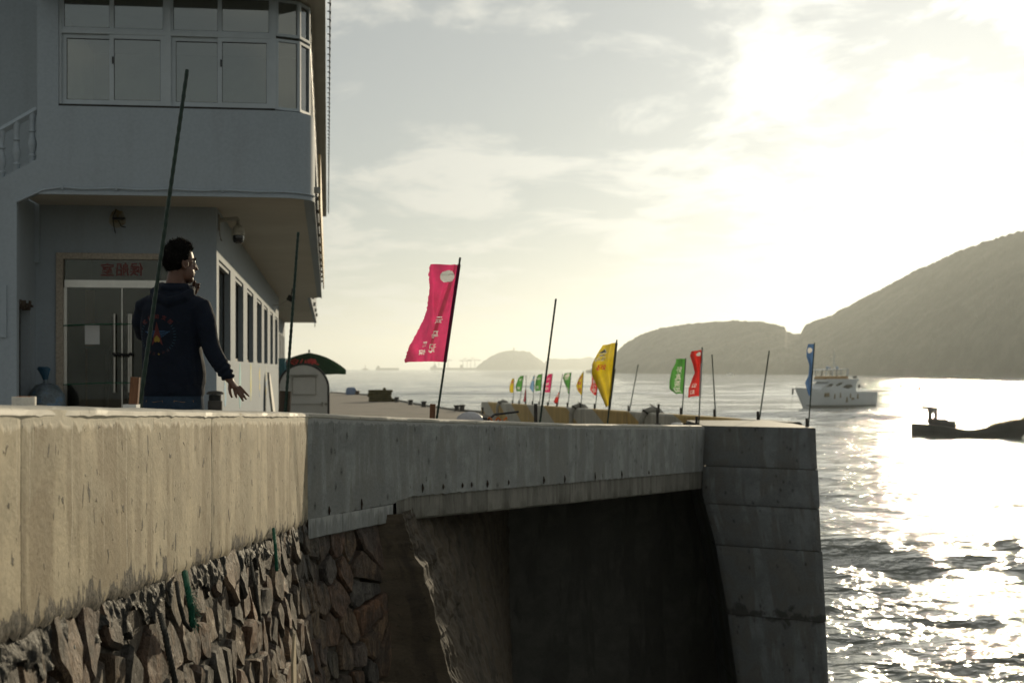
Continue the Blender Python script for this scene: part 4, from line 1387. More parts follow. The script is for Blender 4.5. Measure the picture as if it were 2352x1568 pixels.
# ------------------------------------------------------------------ flagpoles and flags
def cloth_mat(name, col, trans=0.62, sheer=0.03):
    t = NT(name)
    v = t.obj()
    n = t.noise(v, 9, 4, 0.6)
    wv_ = t.noise(v, 90, 2)
    k = t.ramp(n, 0.3, 0.7, 0.85, 1.12, False)
    c = t.n("ShaderNodeVectorMath", {0: col, "Scale": k}, operation='SCALE').outputs[0]
    nb = t.bump(t.math('ADD', n, t.math('MULTIPLY', wv_, 0.2)), 0.25, 0.01)
    d = t.n("ShaderNodeBsdfDiffuse", {"Color": c, "Normal": nb}).outputs[0]
    tr = t.n("ShaderNodeBsdfTranslucent", {"Color": c, "Normal": nb}).outputs[0]
    sh = t.n("ShaderNodeMixShader", {0: trans, 1: d, 2: tr}).outputs[0]
    if sheer:
        sh = t.n("ShaderNodeMixShader", {0: sheer, 1: sh, 2: t.n("ShaderNodeBsdfTransparent").outputs[0]}).outputs[0]
    return t.fin(sh)
CL = {"pink": cloth_mat("pink_cloth", (0.72, 0.03, 0.17)), "yellow": cloth_mat("yellow_cloth", (0.66, 0.50, 0.015)),
      "red": cloth_mat("red_cloth", (0.62, 0.025, 0.02)), "green": cloth_mat("green_cloth", (0.09, 0.33, 0.06)),
      "blue": cloth_mat("blue_cloth", (0.08, 0.17, 0.36)), "lightblue": cloth_mat("light_blue_cloth", (0.22, 0.42, 0.66)),
      "darkred": cloth_mat("dark_red_cloth", (0.30, 0.025, 0.04)), "sleeve": cloth_mat("pole_sleeve_cloth", (0.16, 0.03, 0.07), 0.3),
      "white": cloth_mat("white_print", (0.85, 0.82, 0.76), 0.6, 0), "redprint": cloth_mat("red_print", (0.6, 0.03, 0.02), 0.5, 0),
      "grey": cloth_mat("grey_print", (0.12, 0.12, 0.09), 0.4, 0), "bluegrey": cloth_mat("logo_print", (0.70, 0.76, 0.76), 0.6, 0)}
M_POLE = surf("green_plastic_pole", (0.010, 0.030, 0.020), 0.45, 0.2, 10, 0.1, 60)
M_POST = surf("rusty_steel_post", (0.035, 0.032, 0.028), 0.7, 0.4, 12, 0.2, 60)

def wall2_at(x):
    """distance along the second run where the picture shows column x"""
    k = (x - CX) / FPX
    s = (S1B.x - k * S1B.y) / (k * D2.y - D2.x)
    return s
def str_at(x, back=0.0):
    k = (x - CX) / FPX
    d = STR_B - STR_A
    dn = d.normalized()
    A = STR_A - Vector((-dn.y, dn.x)) * back
    t = (A.x - k * A.y) / (k * d.y - d.x)
    return A + d * t, t
def str_top(t):
    return E + lerp(-0.985, -2.0, t)

def pole_obj(root, base, tip, r=0.011, ridged=False, mat=None):
    mb = MB()
    n = 64 if ridged else 6
    pts = []; rad = []
    for i in range(n + 1):
        f = i / n
        pts.append(base.lerp(tip, f))
        rr = r * (1.06 - 0.12 * f)
        if ridged and i % 2: rr *= 1.22
        rad.append(rr)
    mb.tube(pts, rad, 8 if ridged else 6)
    return mb.build("pole", mat or M_POLE, root, smooth=False)

def cloth_fn(base, tip, a0, a1, outline, W, depth, seed, ripple, wind=Vector((-1, 0, 0)), nf=1.5):
    """cloth hung along the pole between fractions a0 (top) and a1 (bottom);
    outline(v) is its free length, u runs from the pole to the free edge"""
    ax = (tip - base)
    def fn(u, v):
        p = base + ax * lerp(a0, a1, v)
        L = outline(v) * W
        drop = 0.06 * u * u * W
        q = p + wind * (L * u)
        ph = seed + v * 3.1
        q.y += depth * (math.sin(u * nf * math.pi * 2 + ph) * (0.15 + 0.85 * u) * 0.5 + ripple * math.sin(u * 9 + v * 7 + seed * 2) * u * 0.25 + 0.35 * u)
        q.x += 0.18 * depth * math.sin(u * nf * 6.28 + ph + 1.2) * u
        q.z += -drop + 0.10 * depth * math.cos(v * 6 + seed) * u
        return q
    return fn
def make_flag(kind, label, base, tip, color, a0, a1, outl, W, depth, seed, post=None, prints=(), group=None, ridged=True, fringe=0.0, bottom=None, nu=26, nv=40, sleeve=None, nf=1.5, r=0.011, crease=0.0):
    root = empty(kind, base, 0, label, "flag", group)
    pole_obj(root, base, tip, r, ridged)
    fn0 = cloth_fn(base, tip, a0, a1, lambda v: interp(v, outl), W, depth, seed, 0.5, nf=nf)
    def fn(u, v):
        p = fn0(u, v)
        if crease:
            d_ = u - (0.16 + 0.42 * v)
            p.y -= crease * math.exp(-(d_ / 0.055) ** 2) * (1 - 0.5 * v)
            p.y += 0.6 * crease * math.exp(-((d_ + 0.13) / 0.07) ** 2)
            p.y += 0.02 * math.sin((v * 5 + u * 2.2) * 6.28 / 2) * u
        if bottom:
            p.z += bottom * u * v * v
        if fringe and u > 0.93:
            p.x += noise.noise(Vector((v * 60, seed, u * 20))) * fringe
            p.z += noise.noise(Vector((v * 50, seed + 9, u * 20))) * fringe
        return p
    # cloth is left out behind each character so sunlight comes through the print
    H = (tip - base).length * abs(a0 - a1)
    glyphs = []
    mask = np.zeros((nv * 3, nu * 3), dtype=bool)
    gu = (np.arange(nu * 3) + 0.5) / (nu * 3); gv = (np.arange(nv * 3) + 0.5) / (nv * 3)
    GU, GV = np.meshgrid(gu, gv)
    for body, u, v, size, mat, mirror in prints:
        vs, fs = text_flat(body, size, size * 0.012)
        W_eff = max(0.05, interp(v, outl) * W)
        sg = 1.0 if mirror else -1.0
        uv_ = [(min(0.995, max(0.005, u + sg * p.x / W_eff)), min(0.995, max(0.005, v - p.y / H))) for p in vs]
        glyphs.append((uv_, fs, mat))
        for f in fs:
            for k in range(1, len(f) - 1):
                (ax_, ay_), (bx_, by_), (cx_, cy_) = uv_[f[0]], uv_[f[k]], uv_[f[k + 1]]
                d1 = (GU - bx_) * (ay_ - by_) - (ax_ - bx_) * (GV - by_)
                d2 = (GU - cx_) * (by_ - cy_) - (bx_ - cx_) * (GV - cy_)
                d3 = (GU - ax_) * (cy_ - ay_) - (cx_ - ax_) * (GV - ay_)
                mask |= ((d1 >= 0) & (d2 >= 0) & (d3 >= 0)) | ((d1 <= 0) & (d2 <= 0) & (d3 <= 0))
    mb = MB(); mb.grid(fn, nu * 3 if prints else nu, nv * 3 if prints else nv)
    if prints:
        mb.f = [f for q_, f in enumerate(mb.f) if not mask[q_ // (nu * 3), q_ % (nu * 3)]]
    c = mb.build("cloth", CL[color], root, smooth=True, fix=False)
    if sleeve:
        mb = MB(); mb.tube([base.lerp(tip, lerp(a0, a1, i / 10)) for i in range(11)], r * 1.7, 8); mb.build("sleeve", CL[sleeve], root, smooth=True)
    for uv_, fs, mat in glyphs:
        mb = MB()
        pts = []
        for a, b in uv_:
            q = fn(a, b); q.y -= 0.002; pts.append(q)
        mb.add(pts, fs)
        mb.build("print", CL[mat], c)
    if post:
        post_obj(root, base + Vector(post[0]), *post[1:])
    return root
def post_obj(root, p, w, h, mat, tilt=0.0, name="holding_post"):
    mb = MB()
    M = Matrix.Rotation(tilt, 3, 'Y')
    mb.box(p + M @ Vector((0, 0, h / 2)), (w, w * 0.7, h), 0, M)
    return mb.build(name, mat, root)
def bare_pole(label, base, tip, r=0.011, post=None, group=None, ridged=True):
    root = empty("flagpole", base, 0, label, "pole", group)
    pole_obj(root, base, tip, r, ridged)
    if post: post_obj(root, base + Vector(post[0]), *post[1:])
    return root
def wall_spot(x, back=0.17):
    k = (x - CX) / FPX
    A = S1B - N2 * back
    s = (A.x - k * A.y) / (k * D2.y - D2.x)
    return run_pt(S1B, D2, N2, s, -back, top2(s))
def tip_at(xb, base, xt, yt):
    D = base.y; return Vector((XX(xt, D), D, ZY(yt, D)))
# near bare poles on the first run
def w1_spot(x, back):
    k = (x - CX) / FPX
    A = S1A - N1 * back
    s = (A.x - k * A.y) / (k * D1.y - D1.x)
    return run_pt(S1A, D1, N1, s, -back, top1(s))
p = w1_spot(320, 0.2); p.z += 0.0
bare_pole("tall leaning green ridged pole in front of the man, no flag", p, tip_at(320, p, 430, 160), 0.0092)
blk = empty("mortar_pad", w1_spot(302, 0.2), 0, "small white mortar pad with an upright wood offcut on the wall", "block")
mb = MB(); q = w1_spot(302, 0.2)
mb.box(q + Vector((0, 0, 0.008)), (0.062, 0.07, 0.03)); mb.build("pad", M_WHITEP, blk)
mb = MB(); M_ = Matrix.Rotation(R(4), 3, 'Y'); mb.box(q + Vector((0.012, 0.01, 0.085)), (0.040, 0.028, 0.13), 0, M_); mb.build("wood_offcut", M_WOOD, blk)
p = w1_spot(655, 0.16)
bare_pole("green ridged pole standing before the kiosk, dark wood sleeve at its foot", p, tip_at(655, p, 685, 533), 0.0105, post=((-0.01, 0.03, 0), 0.085, 0.17, M_WOODD, R(3)))

# flags on the second run
p = wall_spot(1003); T_ = tip_at(1003, p, 1057, 591)
make_flag("pink_flag", "large frayed pink flag with white writing, nearest flag on the wall", p, T_, "pink", 0.955, 0.352,
          [(0, 0.78), (0.08, 0.80), (0.2, 0.74), (0.4, 0.74), (0.6, 0.80), (0.85, 0.89), (1, 0.87)], 0.43, 0.26, 0.4, crease=0.055,
          post=((-0.045, 0.03, 0), 0.055, 0.15, M_WOOD, R(2)), fringe=0.009, sleeve="sleeve", nf=0.9, r=0.010,
          prints=(("记", 0.40, 0.86, 0.10, "white", True), ("马", 0.37, 0.71, 0.085, "white", True), ("云", 0.33, 0.56, 0.07, "white", True), ("餐", 0.70, 0.81, 0.06, "white", True), ("馆", 0.73, 0.90, 0.06, "white", True), ("●", 0.28, 0.12, 0.15, "bluegrey", False), ("SHUGONG", 0.28, 0.10, 0.024, "grey", False)))
p = wall_spot(1240)
bp = bare_pole("thin bare pole on the wall between pink and yellow flags", p, tip_at(1240, p, 1277, 686), 0.011, post=((-0.05, 0.02, 0), 0.042, 0.23, M_POST, 0.0))
p = wall_spot(1395); T_ = tip_at(1395, p, 1417, 780)
make_flag("yellow_flag", "large yellow flag with grey mountain logo, on the near wall", p, T_, "yellow", 0.965, 0.22,
          [(0, 0.62), (0.12, 0.80), (0.3, 0.98), (0.5, 0.95), (0.7, 0.66), (0.85, 0.42), (1, 0.12)], 0.275, 0.22, 2.2, nf=1.0, sleeve="grey", r=0.010,
          prints=(("▲", 0.82, 0.10, 0.07, "grey", False), ("≈", 0.80, 0.17, 0.09, "grey", False), ("住宿", 0.80, 0.23, 0.05, "grey", True), ("妈", 0.66, 0.38, 0.10, "redprint", True)))
p = wall_spot(1605); T_ = tip_at(1605, p, 1613, 797)
make_flag("red_flag", "bright red twisted flag on the near wall beside the pier", p, T_, "red", 0.965, 0.37,
          [(0, 0.62), (0.12, 0.72), (0.3, 0.55), (0.5, 0.42), (0.62, 0.66), (0.8, 0.95), (1, 0.96)], 0.25, 0.20, 4.1, nf=0.9, sleeve="bluegrey", r=0.010,
          post=((-0.04, 0.0, 0), 0.046, 0.15, M_POST, 0.0),
          prints=(("52", 0.55, 0.90, 0.09, "white", True), ("公", 0.45, 0.76, 0.08, "white", True), ("●", 0.35, 0.09, 0.10, "bluegrey", False)))
pz = lambda x, D, z: Vector((XX(x, D), D, z))
p = pz(1857, 24.35, E - 1.0); T_ = tip_at(1857, p, 1871, 787)
make_flag("blue_flag", "blue flag blown narrow on the end of the pier", p, T_, "blue", 0.985, 0.37,
          [(0, 0.82), (0.1, 0.95), (0.22, 0.9), (0.38, 0.42), (0.6, 0.34), (0.75, 0.62), (0.9, 0.3), (1, 0.05)], 0.15, 0.12, 0.9, nf=0.8, r=0.010,
          post=((-0.03, 0.0, 0), 0.042, 0.15, M_POST, 0.0), prints=(("●", 0.5, 0.12, 0.12, "white", False),))
# two lone posts on the second run
p = wall_spot(1510)
lp = empty("steel_post", p, 0, "lone dark steel post on the near wall between yellow and red flags", "post"); post_obj(lp, p, 0.04, 0.25, M_POST, 0.0, "post")
mb = MB(); mb.box(p + Vector((0, 0, 0.012)), (0.09, 0.08, 0.025)); mb.build("foot_plate", M_POST, lp)

# ------------------------------------------------------------------ striped wall along the far side of the quay
def striped_mat():
    t = NT("striped_wall_paint")
    uv = t.uv()
    sep = t.n("ShaderNodeSeparateXYZ", {0: uv})
    d = t.math('FRACT', t.math('ADD', t.math('MULTIPLY', sep.outputs[0], 0.085), t.math('MULTIPLY', sep.outputs[1], -0.62)))
    m = t.ramp(t.math('ABSOLUTE', t.math('SUBTRACT', d, 0.5)), 0.235, 0.245)
    n = t.noise(t.uv((1, 1, 1)), 1.2, 5)
    st = t.noise(t.uv((2.0, 0.3, 1)), 2.0, 5)
    c = t.mix(m, (0.50, 0.49, 0.43), (0.52, 0.36, 0.12))
    k = t.math('MULTIPLY', t.ramp(n, 0.3, 0.7, 0.82, 1.1, False), t.ramp(st, 0.4, 0.75, 1.05, 0.7, False))
    c = t.n("ShaderNodeVectorMath", {0: c, "Scale": k}, operation='SCALE').outputs[0]
    return t.fin(t.pr(c, 0.7, None, 0, 0.3))
striped = empty("striped_wall", (STR_A.x, STR_A.y, floor_z(26)), 0, "low yellow and white striped parapet along the far edge of the quay", "wall")
dS = (STR_B - STR_A); LS = dS.length; dSn = dS.normalized(); nS = Vector((-dSn.y, dSn.x))   # towards the quay
nseg = 8
for i in range(nseg):
    t0, t1 = i / nseg, (i + 1) / nseg - 0.0012
    mb = MB()
    def q(t, off, z): 
        b = STR_A + dS * t + nS * off; return Vector((b.x, b.y, z))
    def g(a, b):
        t = lerp(t0, t1, a)
        zt = str_top(t); zb = floor_z((STR_A + dS * t).y) - 0.25
        prof = [(0.0, zb), (0.0, zt - 0.07), (-0.01, zt - 0.02), (-0.04, zt), (-0.26, zt), (-0.30, zt - 0.03), (-0.30, zb - 1)]
        o_, z = prof[int(round(b * 6))]
        return q(t, o_, z)
    mb.grid(g, 12, 6, lambda a, b, t0=t0, t1=t1: (lerp(t0, t1, a) * LS, (0, 0.78, 0.83, 0.86, 1.1, 1.2, 2.0)[int(round(b * 6))]))
    mb.build("wall_segment", striped_mat() if i == 0 else bpy.data.materials["striped_wall_paint"], striped, smooth=False, fix=False)
for i, t in enumerate((0.06, 0.40, 0.68, 0.985)): pass
# thick hoses laid over the wall
def d6(zx, zy): return 1091 + zx / 4.096, 746.5 + zy / 4.096
hoses = [(240, 705, 765, "bent grey hose over the striped wall's far end"), (950, 770, 885, "grey hose looped over the striped wall behind the yellow flag"), (1625, 825, 920, "fat grey hose hanging over the striped wall near the lone post")]
for zx, y0, y1, lab in hoses:
    x, ya = d6(zx, y0); _, yb = d6(zx, y1)
    b, t = str_at(x)
    zt = str_top(t)
    b3 = Vector((b.x, b.y, zt)); n3 = Vector((nS.x, nS.y, 0)); d3 = Vector((dSn.x, dSn.y, 0))
    hs = empty("drain_hose", b3, 0, lab, "hose")
    rr = 0.085
    mb = MB()
    pts = [b3 - n3 * 0.55 + Vector((0, 0, -0.2)), b3 - n3 * 0.28 + Vector((0, 0, rr * 0.7)), b3 - n3 * 0.12 + Vector((0, 0, rr * 1.05)), b3 + n3 * 0.06 + Vector((0, 0, rr * 0.5)), b3 + n3 * 0.17 + Vector((0, 0, -0.2)), b3 + n3 * 0.16 + d3 * 0.05 + Vector((0, 0, -0.75))]
    mb.tube(pts, [rr * 0.9, rr, rr, rr, rr * 0.95, rr * 0.9], 10)
    mb.build("hose", M_GREYP, hs, smooth=True)
    mb = MB()
    for a in pts[2:5]:
        pass
    mb.tube([pts[3] + d3 * 0.0, pts[3] + n3 * 0.03 - Vector((0, 0, .04))], rr * 1.12, 10); mb.build("clamp", M_POST, hs)
    mb = MB(); mb.tube([pts[2] + Vector((0, 0, rr)), pts[2] + d3 * 0.3 + Vector((0, 0, rr + 0.05)), pts[2] + d3 * -0.8 + Vector((0, 0, rr * 0.3))], 0.012, 5); mb.build("tie_rope", M_WOODD, hs)
# flags and poles along it
def str_flag(kind, lab, top, base, color, y0, y1, left, prints=(), seed=0.0, outl=None, nf=1.2):
    (xt, yt), (xb, yb) = d6(*top), d6(*base)
    b, t = str_at(xb, 0.15)
    b3 = Vector((b.x, b.y, str_top(t)))
    tip = tip_at(xb, b3, xt, yt)
    # lengths along the pole from the picture
    def fr(zy):
        y = d6(0, zy)[1]; z = ZY(y, b3.y); return (z - b3.z) / (tip.z - b3.z)
    if color:
        xl = d6(left, 0)[0]
        fm = fr((y0 + y1) / 2)
        xm = b3.lerp(tip, fm).x
        Wd = abs(xm - XX(xl, b3.y)) * 1.05
        o = make_flag(kind, lab, b3, tip, color, min(0.99, fr(y0)), max(0.03, fr(y1)), outl or [(0, 0.5), (0.15, 0.75), (0.5, 0.95), (0.8, 1.0), (1, 0.8)], Wd, Wd * 0.55, seed, prints=prints, ridged=False, nu=14, nv=22, nf=nf, r=0.014, group="small flags along the striped wall")
    else:
        o = bare_pole(lab, b3, tip, 0.014, ridged=False, group="bare poles along the striped wall")
    post_obj(o, b3 + Vector((-0.03, 0, 0)), 0.05, 0.17, M_POST)
    return o
TRI = [(0, 0.1), (0.3, 0.55), (0.6, 0.9), (0.75, 1.0), (0.9, 0.5), (1, 0.1)]
wp = lambda s_, n=4, m="white": tuple((c, 0.55, 0.25 + 0.55 * i / max(1, n - 1), 0.14, m, True) for i, c in enumerate(s_))
str_flag("yellow_flag", "small yellow flag, farthest left on the striped wall", (368, 500), (357, 725), "yellow", 500, 635, 330, wp("鲜", 1, "redprint"), 0.3)
str_flag("green_flag", "small green flag, second from the striped wall's far end", (458, 473), (418, 728), "green", 475, 622, 392, wp("海茶", 2), 1.2)
str_flag("dark_red_flag", "small dark red rag slipped low on a bare pole", (480, 468), (480, 730), "darkred", 595, 720, 452, (), 2.0, [(0, 0.1), (0.5, 0.5), (1, 1)])
str_flag("light_blue_flag", "small light blue flag left of the green one on striped wall", (560, 470), (545, 740), "lightblue", 475, 630, 515, wp("海", 1), 2.6, TRI)
str_flag("green_flag", "small green flag between light blue and pink flags", (633, 455), (607, 740), "green", 458, 615, 563, wp("山茶", 2), 3.1)
str_flag("pink_flag", "small pink flag on the far striped wall", (730, 455), (690, 750), "pink", 457, 632, 652, wp("小鱼馆", 3), 0.8)
str_flag("red_flag", "small red flag slipped down to the foot of its pole", (825, 455), (775, 755), "red", 630, 752, 745, wp("茶", 1), 1.7, TRI)
str_flag("green_flag", "green flag with white round logo left of small yellow flag", (905, 443), (875, 765), "green", 447, 642, 828, (("●", 0.5, 0.12, 0.2, "white", False),) + wp("茶山", 2), 2.4, [(0, 0.75), (0.2, 1.0), (0.5, 0.75), (0.8, 0.4), (1, 0.12)])
str_flag("yellow_flag", "yellow flag with red writing left of the small red flag", (1022, 433), (996, 775), "yellow", 440, 648, 950, wp("王阿秋", 3, "redprint"), 3.6, [(0, 0.1), (0.3, 0.7), (0.6, 1.0), (0.8, 0.75), (1, 0.15)])
str_flag("red_flag", "red flag with white writing half behind the large yellow flag", (1165, 430), (1132, 785), "red", 432, 655, 1090, wp("农家小院", 4), 4.4, [(0, 0.5), (0.15, 1.0), (0.5, 0.9), (0.75, 1.0), (1, 0.2)])
str_flag("yellow_flag", "yellow flag almost hidden behind the large yellow flag", (1320, 412), (1270, 795), "yellow", 420, 665, 1268, (), 5.1, [(0, 0.2), (0.5, 0.8), (1, 0.3)])
str_flag("flagpole", "bare leaning pole between the large yellow and green flags", (1535, 370), (1453, 805), None, 0, 0, 0)
d7 = lambda zx, zy: ((1493 + zx / 2.738 - 1091) * 4.096, (746.5 + zy / 2.738 - 746.5) * 4.096)
str_flag("green_flag", "large green flag with white writing left of the bright red flag", d7(225, 208), d7(201, 560), "green", d7(0, 208)[1], d7(0, 432)[1], d7(138, 0)[0], (("好", 0.5, 0.30, 0.17, "white", True), ("真", 0.5, 0.5, 0.17, "white", True), ("茶", 0.5, 0.7, 0.17, "white", True), ("加", 0.5, 0.88, 0.15, "white", True)), 0.2, [(0, 0.72), (0.1, 0.70), (0.3, 0.92), (0.6, 1.0), (0.85, 1.0), (1, 0.55)])
str_flag("flagpole", "bare upright pole just right of the bright red flag", d7(390, 185), d7(413, 575), None, 0, 0, 0)
str_flag("flagpole", "bare leaning pole on the striped wall nearest the pier", d7(750, 160), d7(688, 597), None, 0, 0, 0)
bpt, t_ = str_at(d6(1685, 0)[0])
lp = empty("steel_post", (bpt.x, bpt.y, str_top(t_)), 0, "short lone post on the striped wall above the fat hose", "post")
post_obj(lp, Vector((bpt.x - nS.x * .12, bpt.y - nS.y * .12, str_top(t_))), 0.06, 0.24, M_POST, 0, "post")

# ------------------------------------------------------------------ things on the quay
M_IRON = surf("bollard_iron", (0.06, 0.056, 0.05), 0.75, 0.3, 5, 0.2, 30)
def bollard(zx, zy_base, zh, lab):
    x = 631.7 + zx / 4.096; y = 746.5 + zy_base / 4.096
    D = (E - floor_z(90)) * FPX / (y - HY)
    h = zh / 4.096 * D / FPX
    o = empty("bollard", (XX(x, D), D, floor_z(D)), 0, lab, "bollard", "mooring bollards along the quay edge")
    mb = MB(); mb.lathe([(0.20, 0), (0.17, 0.05), (0.155, h * 0.3), (0.155, h * 0.72)], n=14); mb.build("post", M_IRON, o, True, world=False)
    mb = MB(); mb.lathe([(0.155, h * 0.72), (0.21, h * 0.80), (0.215, h * 0.9), (0.17, h * 0.98), (0.02, h)], n=14); mb.build("cap", M_IRON, o, True, world=False)
    return o
for a in ((1145, 725, 50, "mooring bollard just right of the stacked nets"), (1275, 750, 50, "mooring bollard second right of the stacked nets"), (1400, 770, 56, "mooring bollard left of the pink flag's wood post"),
          (1710, 808, 58, "left bollard of the close pair right of pink flag"), (1760, 812, 66, "right bollard of the close pair right of pink flag"), (1970, 835, 64, "mooring bollard at the striped wall's far end"), (2125, 850, 72, "mooring bollard before the bent grey hose")):
    bollard(*a)
# stacked nets
M_NET = surf("piled_net", (0.075, 0.065, 0.022), 0.95, 0.45, 5, 0.9, 14, dist=0.05, stretch=(1, 1, 3))
D = 116.0
net = empty("net_stack", (XX(873, D), D, floor_z(D)), 0, "olive stack of folded fishing nets on the open quay", "nets")
for i in range(5):
    mb = MB()
    rings = []
    h0 = i * 0.19
    for zz, k in ((0, 0.96), (0.05, 1.02), (0.14, 1.03), (0.195, 0.97)):
        ring = []
        for j in range(22):
            a = 2 * math.pi * j / 22
            c, s_ = math.cos(a), math.sin(a)
            e = 4.0
            rx = 0.92 * (abs(c) ** (2 / e)) * (1 if c > 0 else -1); ry = 0.7 * (abs(s_) ** (2 / e)) * (1 if s_ > 0 else -1)
            kk = k * (1 + 0.05 * noise.noise(Vector((j * 0.8, i * 3.0, zz * 9)))) * (1.0 + 0.015 * i)
            ring.append(Vector((rx * kk + 0.04 * math.sin(i * 2), ry * kk, h0 + zz + 0.03 * noise.noise(Vector((j * .7, i, 2))))))
        rings.append(ring)
    mb.loft(rings); mb.build("net_layer", M_NET, net, True, world=False)
mb = MB(); mb.ball((0.35, 0, 1.0), (0.14, 0.14, 0.16)); mb.build("bundle", M_NET, net, True, world=False)
mb = MB(); mb.ball((1.15, 0, 0.1), (0.3, 0.25, 0.16)); mb.build("loose_net", M_NET, net, True, world=False)
# tarpaulin covered bundle
D = 147.0
tp = empty("covered_bundle", (XX(807, D), D, floor_z(D)), 0, "bundle under a blue tarpaulin near the quay's far corner", "bundle")
mb = MB(); mb.loft([[Vector((0.58 * k * math.cos(a) * (1 + .08 * math.sin(a * 3)), 0.5 * k * math.sin(a), z)) for a in [2 * math.pi * j / 16 for j in range(16)]] for z, k in ((0, 1.0), (0.2, 1.05), (0.5, 0.98), (0.7, 0.8), (0.78, 0.35))])
mb.build("tarpaulin", surf("blue_tarpaulin", (0.16, 0.22, 0.33), 0.55, 0.3, 3, 0.4, 8, dist=0.05, col2=(0.12, 0.12, 0.12)), tp, True, world=False)
mb = MB(); mb.bx(0.45, 0.85, -0.3, 0.3, 0, 0.42); mb.build("crate", M_WOODD, tp, world=False)

# kiosk trailer with arched ends
D = 55.0
kx0, kx1 = XX(640, D), XX(754, D)
kf = floor_z(D)
ktop = ZY(836, D)
kio = empty("food_kiosk", ((kx0 + kx1) / 2, D, kf), R(8.6), "white arched kiosk trailer with a closed serving hatch", "kiosk")
kw = (kx1 - kx0) / 2; kh = ktop - kf
def arch(k=1.0, z0=0.35):
    pts = [Vector((-kw * k, 0, z0))]
    for i in range(21):
        a = math.pi - math.pi * i / 20
        pts.append(Vector((kw * k * math.cos(a), 0, kh - kw * 0.98 + kw * 0.98 * k * math.sin(a))))
    pts.append(Vector((kw * k, 0, z0)))
    return pts
M_KIO = surf("kiosk_white", (0.62, 0.61, 0.57), 0.45, 0.06, 2, 0, 1)
mb = MB(); mb.prism(arch(0.975), (0, 0.02, 0), (0, 3.2, 0)); mb.build("shell", M_KIO, kio, False, world=False)
mb = MB(); pa = arch(1.0)
mb.tube([p_ + Vector((0, 0.03, 0)) for p_ in pa], 0.045, 6); mb.build("edge_trim", M_BLACK, kio, True, world=False)
hz = ZY(905, D) - kf; ht = ZY(866, D) - kf
hx0, hx1 = XX(673, D) - (kx0 + kx1) / 2, XX(724, D) - (kx0 + kx1) / 2
mb = MB(); mb.bx(hx0, hx1, -0.012, 0.03, hz, ht); ha = mb.build("serving_hatch", M_KIO, kio, world=False)
mb = MB()
for a, b, c, d in ((hx0 - .03, hx0, hz - .03, ht + .03), (hx1, hx1 + .03, hz - .03, ht + .03), (hx0, hx1, hz - .03, hz), (hx0, hx1, ht, ht + .03)): mb.bx(a, b, -0.02, 0.03, c, d)
mb.build("hatch_frame", M_GREYP, ha, world=False)
mb = MB(); mb.bx(hx0 - 0.1, hx1 + 0.1, -0.14, 0.03, ht + 0.06, ht + 0.10); mb.build("rain_hood", M_GREYP, kio, world=False)
zb = ZY(928, D) - kf
mb = MB(); mb.tube([(-kw * 0.8, -0.04, zb), (kw * 0.78, -0.04, zb)], 0.015, 6); mb.bx(kw * 0.72, kw * 0.78, -0.06, 0.02, zb - 0.08, zb + 0.08); mb.build("lock_bar", M_GREYP, kio, world=False)
mb = MB(); mb.lathe([(0.06, 0), (0.06, 0.02)], n=12); o = mb.build("lamp", M_GREYP, kio, world=False); o.location = (kw * 0.9, 0.0, zb); o.rotation_euler = (R(90), 0, 0)
for s_ in (-0.7, 0.7):
    mb = MB(); mb.tube([(kw * 0.9 * (1 if s_ > 0 else -1), 1.6 - 0.1, 0.3), (kw * 0.9 * (1 if s_ > 0 else -1), 1.6 + 0.1, 0.3)], 0.05, 8); mb.tube([(kw * .8 * (s_ / .7), 1.6, .32), (kw * .98 * (s_ / .7), 1.6, .32)], 0.32, 16); mb.build("wheel", M_BLACK, kio, world=False)
mb = MB(); mb.bx(-0.05, 0.05, -0.5, 0.02, 0.32, 0.40); mb.build("drawbar", M_BLACK, kio, world=False)

# big green umbrella behind the kiosk
D = 59.0
uc = P(710, 808, D)
umb = empty("market_umbrella", (uc.x, D, floor_z(D)), 0, "large dark green market umbrella with red lettering behind the kiosk", "umbrella")
M_UMB = cloth_mat("green_canopy", (0.030, 0.065, 0.035), 0.35)
ur = 85 * D / FPX; udrop = (849 - 810) * D / FPX
uz = uc.z - floor_z(D)
mb = MB(); mb.tube([(0, 0, 0), (0, 0, uz + 0.04)], 0.03, 8); mb.build("pole", M_STEEL, umb, True, world=False)
def can(a, r): 
    seg = math.pi / 4
    aa = (a % seg) / seg
    sag = 1 - 0.035 * math.sin(aa * math.pi) * r
    return Vector((ur * r * sag * math.cos(a), ur * r * sag * math.sin(a), uz - 0.03 - udrop * (0.34 * r + 0.66 * r ** 2.3) - 0.03 * math.sin(aa * math.pi) * r))
a0 = R(14)
for k in range(8):
    mb = MB(); mb.grid(lambda a, b, k=k: can(a0 + (k + a * 0.998) * math.pi / 4 - a0 + 0.001, max(0.02, b)), 8, 10); pn = mb.build("canopy_panel", M_UMB, umb, True, world=False, fix=False); pn.rotation_euler = (0, 0, a0)
    mb = MB(); mb.grid(lambda a, b, k=k: can((k + a * 0.998) * math.pi / 4 + 0.001, 1.0) - Vector((0, 0, 0.17 * b)), 8, 1); vl = mb.build("valance", M_UMB, umb, True, world=False, fix=False); vl.rotation_euler = (0, 0, a0)
    mb = MB(); mb.tube([can(k * math.pi / 4 + 0.001, r_) - Vector((0, 0, 0.03)) for r_ in (0.05, 0.4, 0.7, 1.0)], 0.012, 4); rb = mb.build("rib", M_STEEL, umb, world=False); rb.rotation_euler = (0, 0, a0)
mb = MB(); mb.lathe([(0.03, uz), (0.045, uz + 0.04), (0.02, uz + 0.1)], n=8); mb.build("finial", M_BLACK, umb, world=False)
M_RLET = surf("red_lettering", (0.50, 0.04, 0.03), 0.6, 0.1, 3, 0, 1)
